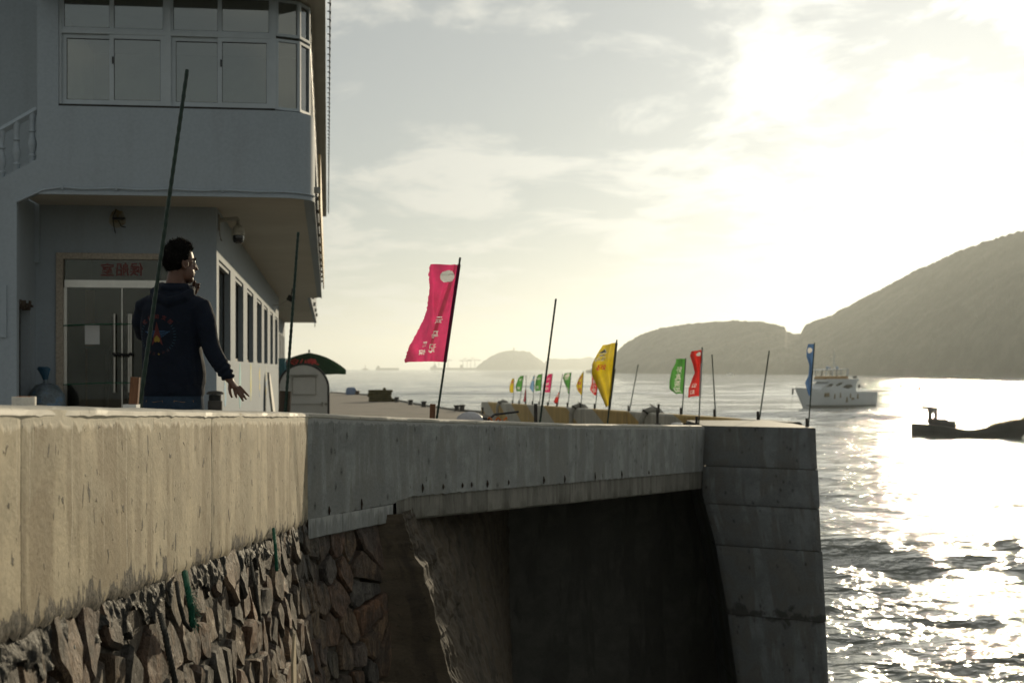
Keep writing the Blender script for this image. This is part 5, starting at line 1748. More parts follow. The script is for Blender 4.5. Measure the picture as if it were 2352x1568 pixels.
def arc_text(ch, a_deg, r0, size):
    vs, fs = text_flat(ch, size, size * 0.03)
    mb = MB(); pts = []
    for p_ in vs:
        a = R(a_deg) + p_.x / (ur * r0)
        rr = r0 - p_.y / ur * 0.85
        q_ = can(a - a0, rr); q_ = Matrix.Rotation(a0, 3, 'Z') @ q_
        n_ = Vector((math.cos(a) * 0.5, math.sin(a) * 0.5, 0.85)) * 0.03
        pts.append(q_ + n_)
    mb.add(pts, fs); mb.build("lettering", M_RLET, umb, world=False)
for ch, a in (("农", 219), ("夫", 240), ("山", 261), ("泉", 284)): arc_text(ch, a, 0.72, 0.50)
# teal cabinet between kiosk and building
D = 57.0
cb = empty("teal_cabinet", (XX(644, D), D, floor_z(D)), 0, "narrow teal cabinet between the building and the kiosk", "cabinet")
ht_ = ZY(826, D) - floor_z(D)
M_TEAL = surf("teal_paint", (0.08, 0.22, 0.25), 0.6, 0.2, 3, 0, 1)
mb = MB(); mb.bx(-0.2, 0.2, -0.2, 0.2, 0, ht_); mb.build("body", M_TEAL, cb, world=False)
mb = MB(); mb.bx(-0.24, 0.24, -0.24, 0.24, ht_, ht_ + 0.06); mb.build("lid", M_TEAL, cb, world=False)
# ash bin by the corner
D = 21.5
ab = empty("litter_bin", (XX(494, D), D, floor_z(D)), 0, "dark round litter bin with a domed lid at the building corner", "bin")
hb = ZY(897, D) - floor_z(D)
mb = MB(); mb.lathe([(0.11, 0), (0.11, hb - 0.16), (0.10, hb - 0.15)], n=16); mb.build("drum", M_IRON, ab, True, world=False)
mb = MB(); mb.lathe([(0.095, hb - 0.15), (0.095, hb - 0.06)], n=16); mb.build("neck", M_BLACK, ab, True, world=False)
mb = MB(); mb.lathe([(0.13, hb - 0.055), (0.132, hb - 0.035), (0.10, hb - 0.01), (0.02, hb)], n=16); mb.build("lid", M_IRON, ab, True, world=False)
# leaning plain surfboard
v = bv(630, 0.25); D = bD(0.25, v)
sbp = wpt(0.3, v, -(936 - HY) / FPX * D)
sb = empty("leaning_board", (sbp.x, sbp.y, floor_z(D)), TH, "pale surfboard leaning against the far end of the side wall", "surfboard")
hh = (936 - 855) * D / FPX + (sbp.z - floor_z(D))
mb = MB()
vs = []
for i in range(24):
    a = 2 * math.pi * i / 24
    vs.append(Vector((-0.24 * (0.5 + 0.5 * math.sin(a)), 0.75 * math.cos(a) * (1 if math.sin(a) < 0.6 else 0.9), hh / 2 + hh / 2 * math.sin(a))))
mb.prism(vs, (0, 0, 0), (0.06, 0, 0)); mb.build("board", M_GREYP, sb, world=False)
mb = MB(); mb.bx(0.06, 0.065, -0.02, 0.02, hh * 0.1, hh * 0.5); mb.build("stringer", M_GREYP, sb, world=False)

# ------------------------------------------------------------------ small things on and behind the wall
# cut plastic pipe standing on the coping
q = w1_spot(55, 0.18)
pc = empty("pipe_offcut", q, 0, "short white plastic pipe offcut with orange inside, on the wall at left", "pipe")
mb = MB()
n = 28; ro, ri, hh = 0.042, 0.035, 0.032
rings = [[q + Vector((r_ * math.cos(2 * math.pi * k / n), r_ * math.sin(2 * math.pi * k / n), z_ + 0.004)) for k in range(n)] for r_, z_ in ((ro, 0), (ro, hh * 0.5), (ro, hh), (ri, hh))]
mb.loft(rings, cap=False); mb.build("pipe_wall", surf("stained_white_pipe", (0.66, 0.63, 0.56), 0.5, 0.15, 25, 0.1, 60, col2=(0.5, 0.34, 0.16), thr=(0.6, 0.7)), pc, True)
mb = MB()
rings = [[q + Vector((r_ * math.cos(2 * math.pi * k / n), r_ * math.sin(2 * math.pi * k / n), z_ + 0.004)) for k in range(n)] for r_, z_ in ((ri - .0005, hh), (ri - .0005, 0.004), (0.001, 0.004))]
mb.loft(rings, cap=False); mb.build("inner_lining", surf("orange_lining", (0.62, 0.27, 0.05), 0.6, 0.3, 30, 0, 1), pc, True)
# blue rubbish bag at the door
zb_ = -1.52
D = bD(bu(105, -0.5), -0.5)
bg = empty("rubbish_bag", wpt(bu(105, -0.5), -0.5, floor_z(D) - E), 0, "knotted clear and blue rubbish bag against the white porch wall", "bag")
zt = ZY(842, D) - floor_z(D)
mb = MB()
for_r = [(0.03, 0.0, 0), (0.24, 0.05, 0), (0.27, 0.4, 1), (0.28, 0.85, 2), (0.26, 1.08, 1.5), (0.16, 1.22, 1), (0.045, zt - 0.24, 0), (0.03, zt - 0.19, 0)]
mb.loft([[Vector((r_ * math.cos(a) * (1 + 0.09 * math.sin(3 * a + tw)), r_ * math.sin(a) * (1 + 0.09 * math.cos(4 * a)), z_ + 0.0)) for a in [2 * math.pi * j / 18 for j in range(18)]] for r_, z_, tw in for_r])
mb.build("bag_body", surf("milky_bag_plastic", (0.13, 0.165, 0.19), 0.35, 0.4, 6, 0.5, 10, dist=0.04, col2=(0.05, 0.14, 0.26)), bg, True, world=False)
mb = MB()
mb.loft([[Vector((r_ * math.cos(a) * 1.2 - lean_, r_ * math.sin(a) * 0.5, z_)) for a in [2 * math.pi * j / 12 for j in range(12)]] for r_, z_, lean_ in ((0.025, zt - 0.22, 0), (0.045, zt - 0.14, 0.01), (0.085, zt - 0.03, 0.03), (0.06, zt, 0.04))])
mb.build("bag_neck", surf("blue_bag_plastic", (0.02, 0.075, 0.13), 0.4, 0.3, 6, 0.4, 12), bg, True, world=False)
# float and rope behind the second run
s = wall2_at(1197); c = run_pt(S1B, D2, N2, s, -0.62, top2(s) - 0.02)
bf = empty("mooring_float", c, 0, "grey white mooring float tied behind the wall", "float")
mb = MB(); mb.ball(c, (0.17, 0.15, 0.13), 16, 10); mb.build("float_body", surf("float_shell", (0.42, 0.42, 0.43), 0.5, 0.15, 5, 0, 1), bf, True)
mb = MB(); mb.tube([c + Vector((0.12, 0, 0.02)), c + Vector((0.20, 0, 0.03))], [0.05, 0.035], 8); mb.build("eye_end", M_BLACK, bf, True)
s2 = wall2_at(1228); e_ = run_pt(S1B, D2, N2, s2, -0.2, top2(s2) + 0.12)
mb = MB(); mb.tube([c + Vector((0.2, 0, 0.03)), c.lerp(e_, 0.5) + Vector((0, 0, 0.03)), e_], 0.014, 6); mb.build("tie_rope", M_BLACK, bf, True)
mb = MB(); pts = [c + Vector((0.2 + 0.02 * i, 0.0 + 0.03 * math.sin(i * 1.9), 0.03 + 0.03 * math.sin(i * 1.3))) for i in range(12)]; mb.tube(pts, 0.012, 5); mb.build("orange_rope", surf("orange_rope", (0.5, 0.14, 0.03), 0.8, 0.2, 20, 0, 1), bf, True)
s = wall2_at(1587); c = run_pt(S1B, D2, N2, s, -0.24, top2(s))
wr = empty("white_rag", c, 0, "small white rag lying on the wall left of the red flag", "rag")
mb = MB(); mb.ball(c + Vector((0, 0, 0.012)), (0.11, 0.05, 0.035), 12, 6); mb.build("rag", M_WHITEP, wr, True)
mb = MB(); mb.tube([c + Vector((0.1, 0, 0.02)), c + Vector((0.22, 0, 0.03)), c + Vector((0.34, 0.02, 0.02))], 0.012, 5); mb.build("string", M_BLACK, wr)

# ropes hanging out of the joints of the stone wall
def rope(lab, pts, r, col, fray=0):
    pts = [Vector(p_) for p_ in pts]
    # smooth the line, then twist three strands round it
    n = 26; cv = []
    for i in range(n + 1):
        f = i / n * (len(pts) - 1); k = min(int(f), len(pts) - 2); q_ = f - k
        cv.append(pts[k].lerp(pts[k + 1], q_))
    root = empty("rope_end", pts[0], 0, lab, "rope")
    L = sum((b - a).length for a, b in zip(cv, cv[1:]))
    for st in range(3):
        sp = []
        m = 90
        for i in range(m + 1):
            f = i / m * n; k = min(int(f), n - 1); c_ = cv[k].lerp(cv[k + 1], f - k)
            a = i / m * L / (r * 5.5) * 2 * math.pi / 1.0 + st * 2.094
            sp.append(c_ + Vector((0, math.cos(a), math.sin(a) * 0.3)) * r * 0.55 + Vector((math.sin(a), 0, 0)) * r * 0.55)
        mb = MB(); mb.tube(sp, r * 0.62, 5); mb.build("strand", col, root, True)
    if fray:
        rr = random.Random(int(L * 1000))
        mb = MB()
        for i in range(fray):
            c_ = cv[rr.randint(int(n * 0.45), n)]
            d_ = Vector((rr.uniform(0.2, 1), rr.uniform(-1, 1), rr.uniform(-1, 0.5))) * rr.uniform(0.02, 0.06)
            mb.tube([c_, c_ + d_ * 0.6 + Vector((0, 0, .006)), c_ + d_], 0.0016, 3)
        mb.build("frayed_fibres", col, root)
    return root
M_ROPEG = surf("green_rope", (0.012, 0.11, 0.065), 0.8, 0.3, 30, 0.3, 90)
M_ROPED = surf("old_dark_rope", (0.035, 0.036, 0.032), 0.85, 0.3, 30, 0.3, 90)
def on_w1(x, y, out=0.03):
    """point on the stone face where the picture shows x, y"""
    k = (x - CX) / FPX
    best = None
    A = S1A + N1 * 0.03
    s = (A.x - k * A.y) / (k * D1.y - D1.x)
    for _ in range(3):
        Dd = S1A.y + D1.y * s
        z = ZY(y, Dd); t = wall1_bottom(s) - z
        A = S1A + N1 * (out + 0.045 + BAT * max(0, t) - 0.02)
        s = (A.x - k * A.y) / (k * D1.y - D1.x)
    Dd = A.y + D1.y * s
    return Vector((A.x + D1.x * s, A.y + D1.y * s, ZY(y, Dd)))
rope("thick frayed green rope end hanging down the stone wall", [on_w1(424, 1312, 0.0), on_w1(430, 1345, 0.05), on_w1(438, 1390, 0.07), on_w1(442, 1440, 0.06)], 0.013, M_ROPEG, 60)
rope("thin green rope end hanging near the wall corner", [on_w1(628, 1213, 0.0), on_w1(632, 1250, 0.05), on_w1(636, 1310, 0.05)], 0.0105, M_ROPEG, 10)
rope("dark rope looped down the stones, leftmost of the dark ropes", [on_w1(368, 1410, 0.0), on_w1(378, 1450, 0.06), on_w1(390, 1510, 0.07), on_w1(402, 1565, 0.06), on_w1(406, 1600, 0.06)], 0.012, M_ROPED)
rope("thin dark rope behind the frayed green rope", [on_w1(405, 1335, 0.0), on_w1(412, 1385, 0.05), on_w1(424, 1430, 0.05), on_w1(440, 1448, 0.05)], 0.009, M_ROPED)
rope("doubled dark rope hanging below the wall, right of the frayed green rope", [on_w1(576, 1290, 0.0), on_w1(584, 1335, 0.06), on_w1(590, 1380, 0.06), on_w1(598, 1425, 0.05), on_w1(592, 1390, 0.08), on_w1(586, 1340, 0.08)], 0.0095, M_ROPED)
# pale broken slab stuck between stones
c = on_w1(672, 1512, 0.07)
sl = empty("slate_shard", c, 0, "pale pointed slab wedged upright between the dark stones", "slab")
mb = MB()
pts = [c + Vector((0, dy, dz)) for dy, dz in ((-0.06, -0.20), (-0.075, -0.02), (-0.01, 0.14), (0.012, 0.16), (0.05, 0.02), (0.06, -0.17), (0.02, -0.20), (0.0, -0.24))]
mb.prism(pts, (0, 0, 0), (0.016, 0, 0)); mb.build("slab", surf("pale_board", (0.52, 0.43, 0.29), 0.7, 0.12, 8, 0.1, 40), sl)
# ------------------------------------------------------------------ the man behind the wall
from mathutils.bvhtree import BVHTree
MD = 8.75
man_x = XX(398, MD); man_z = floor_z(MD)
FL = E - man_z                      # eye height above his floor
man = empty("person", (man_x, MD, man_z), 0, "man in navy hoodie seen from behind, one hand held out over the wall", "person")
def remesh(mb, name, vox, mat, parent, smooth_it=0, wrinkle=None):
    """fuse overlapping lofts into one continuous surface"""
    me = mb.mesh(name + "_raw", False, True)
    o = bpy.data.objects.new(name, me); COL.objects.link(o)
    md = o.modifiers.new("r", 'REMESH'); md.mode = 'VOXEL'; md.voxel_size = vox; md.use_smooth_shade = True
    if smooth_it:
        sm = o.modifiers.new("s", 'SMOOTH'); sm.iterations = smooth_it; sm.factor = 0.5
    dg = bpy.context.evaluated_depsgraph_get(); dg.update()
    me2 = bpy.data.meshes.new_from_object(o.evaluated_get(dg))
    bpy.data.objects.remove(o, do_unlink=True); bpy.data.meshes.remove(me)
    if wrinkle:
        ns = [v.normal.copy() for v in me2.vertices]
        for v, n_ in zip(me2.vertices, ns):
            v.co += n_ * wrinkle(v.co)
    for p_ in me2.polygons: p_.use_smooth = True
    me2.name = name
    me2.materials.clear(); me2.materials.append(mat)
    o = bpy.data.objects.new(name, me2); COL.objects.link(o)
    attach(o, parent, False)
    return o
def ell(c, rx, ry, n=24, tilt=0.0, sq=2.0):
    out = []
    for k in range(n):
        a = 2 * math.pi * k / n
        ca, sa = math.cos(a), math.sin(a)
        e = 2.0 / sq
        out.append(Vector((c[0] + rx * math.copysign(abs(ca) ** e, ca), c[1] + ry * math.copysign(abs(sa) ** e, sa), c[2] + FL + tilt * ca)))
    return out
def tub(mb, pts, rad, n=14):
    mb.tube([Vector((p[0], p[1], p[2] + FL)) for p in pts], rad, n)
M_SKIN = surf("tanned_skin", (0.11, 0.052, 0.032), 0.5, 0.12, 25, 0.08, 120, spec=0.4)
M_HOOD = surf("navy_hoodie", (0.007, 0.011, 0.021), 0.85, 0.15, 12, 0.25, 150, spec=0.15)
M_JEAN = surf("blue_jeans", (0.022, 0.038, 0.062), 0.9, 0.25, 10, 0.2, 200, spec=0.1)
M_HAIR = surf("black_hair", (0.005, 0.0045, 0.004), 0.8, 0.3, 30, 0.3, 80, spec=0.06)
# --- skin: head, neck, inner body, arms and hands as one surface
fdir = Vector((math.sin(R(47)), math.cos(R(47)), 0)); ldir = Vector((fdir.y, -fdir.x, 0))
HC = Vector((0.036, 0.012, 0.655))
def hp(f, l, z): return HC + fdir * f + ldir * l + Vector((0, 0, z))
sk = MB()
def hball(f, l, z, rf, rl, rz, n=20, m=14):
    c = hp(f, l, z) + Vector((0, 0, FL))
    rings = []
    for i in range(m + 1):
        a = -math.pi / 2 + math.pi * i / m
        cr = max(math.cos(a), 0.02)
        rings.append([c + fdir * (rf * cr * math.cos(2 * math.pi * k / n)) + ldir * (rl * cr * math.sin(2 * math.pi * k / n)) + Vector((0, 0, rz * math.sin(a))) for k in range(n)])
    sk.loft(rings)
hball(-0.005, 0, 0.020, 0.096, 0.074, 0.098)     # skull
hball(0.040, 0, -0.045, 0.058, 0.056, 0.078)     # face
hball(0.062, 0, -0.105, 0.030, 0.034, 0.028)     # chin
hball(0.030, 0.045, -0.070, 0.045, 0.020, 0.045) # jaw right
hball(0.030, -0.045, -0.070, 0.045, 0.020, 0.045)
hball(0.085, 0.0, 0.018, 0.014, 0.042, 0.012)    # brow
hball(0.080, 0.026, -0.028, 0.018, 0.020, 0.020) # cheek
hball(0.080, -0.026, -0.028, 0.018, 0.020, 0.020)
tub(sk, [hp(0.092, 0, 0.008), hp(0.108, 0, -0.022), hp(0.116, 0, -0.036), hp(0.098, 0, -0.042)], [0.010, 0.013, 0.016, 0.010], 10)   # nose
hball(0.092, 0, -0.066, 0.012, 0.024, 0.008); hball(0.090, 0, -0.080, 0.012, 0.021, 0.008)   # lips
for s_ in (1, -1):                                # ears
    c = [hp(-0.008 + 0.020 * math.cos(a), s_ * (0.078 + 0.006 * math.cos(a + 2)), -0.012 + 0.032 * math.sin(a)) for a in [2 * math.pi * k / 10 for k in range(11)]]
    tub(sk, c, 0.0065, 8); hball(-0.004, s_ * 0.074, -0.012, 0.016, 0.008, 0.026, 10, 8)
sk.loft([ell((0.004, -0.005, 0.42), 0.085, 0.075), ell((0.008, -0.005, 0.48), 0.062, 0.062), ell((0.016, 0.0, 0.54), 0.058, 0.060), ell((0.026, 0.008, 0.60), 0.056, 0.062)])
sk.loft([ell((0, 0, -0.12), 0.15, 0.10), ell((0, 0, 0.1), 0.14, 0.09), ell((0, 0, 0.3), 0.15, 0.095), ell((0, 0, 0.40), 0.15, 0.085), ell((0, 0, 0.45), 0.09, 0.07)])
tub(sk, [(0.12, 0, 0.39), (0.19, -0.02, 0.30), (0.228, -0.045, 0.165), (0.30, -0.065, 0.03), (0.352, -0.078, -0.052), (0.366, -0.08, -0.073)], [0.05, 0.046, 0.040, 0.036, 0.026, 0.024])
tub(sk, [(-0.12, 0, 0.39), (-0.19, 0.05, 0.28), (-0.185, 0.15, 0.185), (-0.06, 0.22, 0.33), (0.055, 0.205, 0.45), (0.075, 0.195, 0.472)], [0.05, 0.046, 0.040, 0.034, 0.026, 0.024])
# right hand: palm and five fingers spread
tub(sk, [(0.362, -0.080, -0.068), (0.378, -0.083, -0.090), (0.398, -0.086, -0.112), (0.408, -0.087, -0.122)], [(0.024, 0.020), (0.034, 0.017), (0.036, 0.015), (0.030, 0.012)], 14)
def finger(pts, r): tub(sk, pts, [r, r * 1.0, r * 0.93, r * 0.62], 10)
finger([(0.366, -0.088, -0.090), (0.366, -0.100, -0.122), (0.372, -0.106, -0.150), (0.383, -0.106, -0.178)], 0.0105)     # thumb
finger([(0.390, -0.092, -0.112), (0.398, -0.102, -0.138), (0.404, -0.106, -0.160), (0.411, -0.104, -0.180)], 0.0092)
finger([(0.404, -0.090, -0.116), (0.420, -0.096, -0.146), (0.434, -0.098, -0.172), (0.449, -0.094, -0.199)], 0.0096)
finger([(0.413, -0.084, -0.113), (0.432, -0.084, -0.142), (0.448, -0.082, -0.167), (0.466, -0.076, -0.190)], 0.0092)
finger([(0.420, -0.078, -0.106), (0.442, -0.072, -0.130), (0.460, -0.066, -0.152), (0.480, -0.060, -0.172)], 0.0082)
# left hand at the mouth, fingertips showing past the cheek
tub(sk, [(0.075, 0.195, 0.470), (0.088, 0.175, 0.492), (0.100, 0.150, 0.508), (0.106, 0.138, 0.514)], [(0.024, 0.02), (0.032, 0.016), (0.034, 0.014), (0.028, 0.012)], 12)
finger([(0.100, 0.140, 0.520), (0.116, 0.118, 0.524), (0.130, 0.104, 0.522), (0.143, 0.094, 0.526)], 0.0090)
finger([(0.104, 0.136, 0.508), (0.120, 0.116, 0.508), (0.132, 0.102, 0.506), (0.141, 0.094, 0.503)], 0.0092)
finger([(0.106, 0.134, 0.498), (0.120, 0.118, 0.494), (0.122, 0.104, 0.490), (0.112, 0.096, 0.489)], 0.0088)
finger([(0.106, 0.136, 0.488), (0.118, 0.124, 0.482), (0.118, 0.112, 0.478), (0.108, 0.106, 0.478)], 0.0078)
finger([(0.086, 0.160, 0.512), (0.094, 0.134, 0.528), (0.102, 0.116, 0.538), (0.110, 0.104, 0.546)], 0.0100)
body = remesh(sk, "body", 0.0042, M_SKIN, man, 2)
# eyes on the visible side
for s_ in (1, -1):
    mb = MB(); mb.ball(hp(0.082, s_ * 0.030, 0.002) + Vector((0, 0, FL)), 0.011, 10, 8); mb.build("eye", surf("eye_white", (0.45, 0.42, 0.38), 0.2, 0.02, 3, 0, 1), man, True, world=False)
    mb = MB(); tub(mb, [hp(0.092, s_ * 0.016, 0.022), hp(0.094, s_ * 0.034, 0.027), hp(0.084, s_ * 0.050, 0.020)], 0.0045, 6); mb.build("eyebrow", M_HAIR, man, True, world=False)
# hair: a short cropped cap with an uneven outline
hr = MB()
def hair_pt(a, b):
    th = 2 * math.pi * a; ph = -0.95 + (math.pi / 2 + 0.95) * b
    f = math.cos(th); l = math.sin(th)
    low = interp((f + 1) / 2, [(0, -1.05), (0.25, -0.98), (0.40, -0.62), (0.50, -0.30), (0.58, -0.22), (0.64, 0.05), (0.8, 0.42), (1, 0.50)])
    ph = low + (math.pi / 2 - low) * b
    cr = math.cos(ph)
    n_ = noise.noise(Vector((f * 9, l * 9, ph * 7))) * 0.005 + noise.noise(Vector((f * 26 * cr, l * 26 * cr, ph * 20))) * 0.008
    th_ = 0.016 * min(1.0, b * 3.2) + n_ * min(1, b * 4) - 0.001
    return hp(-0.006 + (0.097 + th_) * cr * f, (0.075 + th_) * cr * l, 0.020 + (0.099 + th_ * 1.05) * math.sin(ph)) + Vector((0, 0, FL))
hr.grid(hair_pt, 72, 34)
hair = hr.build("hair", M_HAIR, man, True, world=False, fix=False)
mb = MB()
rh = random.Random(4)
for i in range(900):
    a, b = rh.random(), rh.uniform(0.05, 0.98)
    p_ = hair_pt(a, b); c_ = HC + Vector((0, 0, FL + 0.02)); n_ = (p_ - c_).normalized()
    d_ = (n_ + Vector((rh.uniform(-.5, .5), rh.uniform(-.5, .5), rh.uniform(-.1, .5))) * 0.9).normalized() * rh.uniform(0.008, 0.022)
    mb.tube([p_ - n_ * 0.004, p_ + d_ * 0.6, p_ + d_], [0.0016, 0.0012, 0.0004], 3)
attach_h = mb.build("hair_tufts", M_HAIR, hair, False, world=False)
# --- hoodie
hd = MB()
hd.loft([ell((0.002, -0.002, -0.155), 0.184, 0.128, sq=2.4), ell((0.003, -0.002, -0.12), 0.191, 0.134, sq=2.4), ell((0.004, -0.004, -0.02), 0.192, 0.138, sq=2.4), ell((-0.004, -0.004, 0.08), 0.186, 0.136, sq=2.4), ell((-0.012, -0.004, 0.18), 0.178, 0.134, sq=2.4),
         ell((-0.010, -0.004, 0.28), 0.184, 0.134, sq=2.4), ell((-0.004, -0.002, 0.36), 0.188, 0.128, sq=2.3), ell((-0.004, 0.0, 0.415), 0.178, 0.114), ell((-0.002, 0.0, 0.455), 0.135, 0.10), ell((0.004, 0.0, 0.49), 0.095, 0.088), ell((0.010, 0.004, 0.525), 0.080, 0.082)])
tub(hd, [(0.13, 0, 0.385), (0.168, -0.008, 0.372), (0.198, -0.025, 0.30), (0.228, -0.045, 0.18), (0.250, -0.055, 0.115), (0.300, -0.066, 0.03), (0.338, -0.075, -0.03), (0.352, -0.078, -0.052), (0.359, -0.079, -0.064)], [0.07, 0.074, 0.070, 0.060, 0.057, 0.052, 0.044, 0.037, 0.034], 18)
tub(hd, [(-0.13, 0, 0.385), (-0.168, 0.008, 0.372), (-0.194, 0.04, 0.29), (-0.196, 0.10, 0.22), (-0.178, 0.155, 0.195), (-0.11, 0.205, 0.27), (-0.03, 0.225, 0.36), (0.05, 0.21, 0.445)], [0.07, 0.074, 0.070, 0.062, 0.058, 0.052, 0.046, 0.036], 18)
# hood lying on the back, with an open collar
tub(hd, [(-0.105, 0.05, 0.492), (-0.115, -0.03, 0.470), (-0.085, -0.088, 0.428), (0.0, -0.112, 0.395), (0.085, -0.088, 0.426), (0.118, -0.03, 0.465), (0.108, 0.05, 0.488)], [(0.02, 0.026), (0.024, 0.03), (0.030, 0.036), (0.034, 0.040), (0.030, 0.036), (0.024, 0.03), (0.02, 0.026)], 14)
tub(hd, [(-0.075, 0.04, 0.522), (-0.078, -0.03, 0.508), (-0.045, -0.078, 0.492), (0.010, -0.086, 0.486), (0.065, -0.068, 0.492), (0.090, -0.025, 0.506), (0.088, 0.045, 0.516)], 0.018, 12)
def wrk(co):
    z = co.z - FL
    arm = 1.0 if (co.x > 0.215 and z < 0.2) else 0.0
    w = noise.noise(Vector((co.x * 9 + co.z * 5, co.y * 8, co.z * 7))) * 0.006 + noise.noise(Vector((co.x * 26 + co.z * 20, co.y * 22, co.z * 26))) * 0.0022
    if arm:
        d_ = (co.x - 0.23) * 0.68 - z * 0.73
        w += 0.0065 * math.sin(d_ * 190 + 3 * noise.noise(co * 14)) * min(1, max(0, (d_ + 0.02) * 7))
    if z < -0.10: w += 0.003 * math.sin(co.x * 60)
    # folds from the right armpit down the side
    w += 0.010 * max(0, 1 - abs(co.x - 0.11 - 0.12 * (0.22 - z)) / 0.022) * (1 if -0.1 < z < 0.22 and co.y < 0 else 0)
    return w
hoodie = remesh(hd, "hoodie", 0.0065, M_HOOD, man, 3, wrk)
mb = MB(); mb.loft([ell((0.003, -0.002, -0.168), 0.182, 0.127, sq=2.4), ell((0.003, -0.002, -0.15), 0.188, 0.132, sq=2.4), ell((0.003, -0.002, -0.125), 0.188, 0.132, sq=2.4)], cap=False); o = mb.build("hem_band", M_HOOD, hoodie, True, world=False)
# --- jeans and shoes
jn = MB()
jn.loft([ell((0.0, 0, -0.10), 0.168, 0.115, sq=2.4), ell((0.002, 0, -0.16), 0.180, 0.125, sq=2.4), ell((0.004, -0.004, -0.24), 0.186, 0.135, sq=2.3), ell((0.004, 0, -0.32), 0.175, 0.125, sq=2.2)])
for s_ in (-1, 1):
    tub(jn, [(0.09 * s_, 0, -0.26), (0.10 * s_, 0, -0.45), (0.105 * s_, 0.01, -0.60), (0.11 * s_, -0.01, -0.78), (0.112 * s_, -0.01, -0.90)], [0.098, 0.088, 0.070, 0.062, 0.062], 16)
jeans = remesh(jn, "jeans", 0.008, M_JEAN, man, 2)
for s_ in (-1, 1):
    mb = MB(); mb.loft([[Vector((0.112 * s_ + w_ * math.cos(a), y_ + 0.0 * a, 0.002 + h_ * (0.5 + 0.5 * math.sin(a)))) for a in [2 * math.pi * k / 12 for k in range(12)]] for y_, w_, h_ in ((-0.10, 0.03, 0.06), (-0.07, 0.042, 0.09), (0.0, 0.045, 0.09), (0.10, 0.048, 0.06), (0.16, 0.035, 0.04))])
    mb.build("shoe", M_BLACK, man, True, world=False)
# stitched back pockets and belt loops
bvj = BVHTree.FromPolygons([v.co.copy() for v in jeans.data.vertices], [tuple(p_.vertices) for p_ in jeans.data.polygons])
bvh = BVHTree.FromPolygons([v.co.copy() for v in hoodie.data.vertices], [tuple(p_.vertices) for p_ in hoodie.data.polygons])
def onback(tree, x, z, off=0.0025):
    h = tree.ray_cast(Vector((x, -1.0, z + FL)), Vector((0, 1, 0)))
    return (h[0] + Vector((0, -off, 0))) if h[0] else Vector((x, -0.14, z + FL))
for s_ in (-1, 1):
    mb = MB()
    pts = [onback(bvj, 0.09 * s_ + dx, z_, 0.001) for dx, z_ in ((-0.055, -0.195), (-0.05, -0.29), (0, -0.315), (0.05, -0.29), (0.055, -0.195), (0.0, -0.205), (-0.055, -0.195))]
    mb.tube(pts, 0.0018, 4); mb.build("pocket_stitching", surf("tan_thread", (0.22, 0.13, 0.06), 0.8, 0.1, 5, 0, 1), jeans, world=False)
# --- round print on the back
EC = Vector((-0.066, 0.197))
def emb(name, polys, mat):
    mb = MB()
    for pl in polys:
        n_ = len(mb.v)
        # ring of points dense enough to follow the cloth
        pp = []
        for a, b in zip(pl, pl[1:] + pl[:1]):
            k = max(1, int(math.hypot(b[0] - a[0], b[1] - a[1]) / 0.012))
            for i in range(k): pp.append((lerp(a[0], b[0], i / k), lerp(a[1], b[1], i / k)))
        mb.add([onback(bvh, EC.x + x, EC.y + z) for x, z in pp], [tuple(range(len(pp)))])
    return mb.build(name, mat, hoodie, world=False)
M_ER = surf("red_print", (0.085, 0.014, 0.013), 0.7, 0.1, 5, 0, 1)
M_EY = surf("yellow_print", (0.20, 0.14, 0.015), 0.7, 0.1, 5, 0, 1)
M_EB = surf("blue_print", (0.025, 0.075, 0.16), 0.7, 0.1, 5, 0, 1)
M_ET = surf("teal_print", (0.02, 0.07, 0.105), 0.7, 0.1, 5, 0, 1)
emb("emblem_arrow", [[(-0.004, 0.088), (0.008, 0.04), (0.006, 0.0), (0.0, -0.034), (-0.012, -0.034), (-0.034, -0.058)], [(-0.004, 0.088), (0.036, -0.058), (0.012, -0.034), (0.0, -0.034), (0.006, 0.0)]], M_ER)
o = emb("emblem_ship", [[(-0.002, 0.004), (-0.016, -0.012), (-0.019, -0.030), (-0.008, -0.040), (0.0, -0.030), (0.009, -0.040), (0.019, -0.030), (0.015, -0.012)]], M_EY)
for v in o.data.vertices: v.co.y -= 0.002
lines = []
for i in range(5):
    z_ = 0.030 - i * 0.0085; x1 = 0.078 - i * 0.012
    for s_ in (-1, 1):
        x0 = 0.012 + i * 0.003
        up = [(s_ * lerp(x0, x1, q_), z_ + 0.003 * math.sin(q_ * 6)) for q_ in (0, 0.25, 0.5, 0.75, 1)]
        dn = [(x, z - 0.0042) for x, z in reversed(up)]
        lines.append(up + dn)
emb("emblem_waves", lines, M_EB)
tk = []
for i in range(11):
    for s_ in (-1, 1):
        a = R(-52 + i * 9.6); r0, r1 = 0.100, 0.116
        c, s2 = math.cos(a), math.sin(a)
        w_ = 0.0013
        tk.append([(s_ * (r0 * c - w_ * s2), r0 * s2 + w_ * c), (s_ * (r1 * c - w_ * s2), r1 * s2 + w_ * c), (s_ * (r1 * c + w_ * s2), r1 * s2 - w_ * c), (s_ * (r0 * c + w_ * s2), r0 * s2 - w_ * c)])
emb("emblem_rays", tk, M_ET)
def emb_text(ch, ang, rad, size, mat, flip=False):
    vs, fs = text_flat(ch, size, size * 0.02)
    a = R(ang); c0 = Vector((rad * math.sin(a), rad * math.cos(a)))
    rot = -a if not flip else math.pi - a
    mb = MB()
    mb.add([onback(bvh, EC.x + c0.x + p_.x * math.cos(rot) - p_.y * math.sin(rot), EC.y + c0.y + p_.x * math.sin(rot) + p_.y * math.cos(rot)) for p_ in vs], fs)
    mb.build("emblem_lettering", mat, hoodie, world=False)
for ch, a in zip("航行的支部", (-44, -23, -1, 21, 43)): emb_text(ch, a, 0.118, 0.030, M_ER)
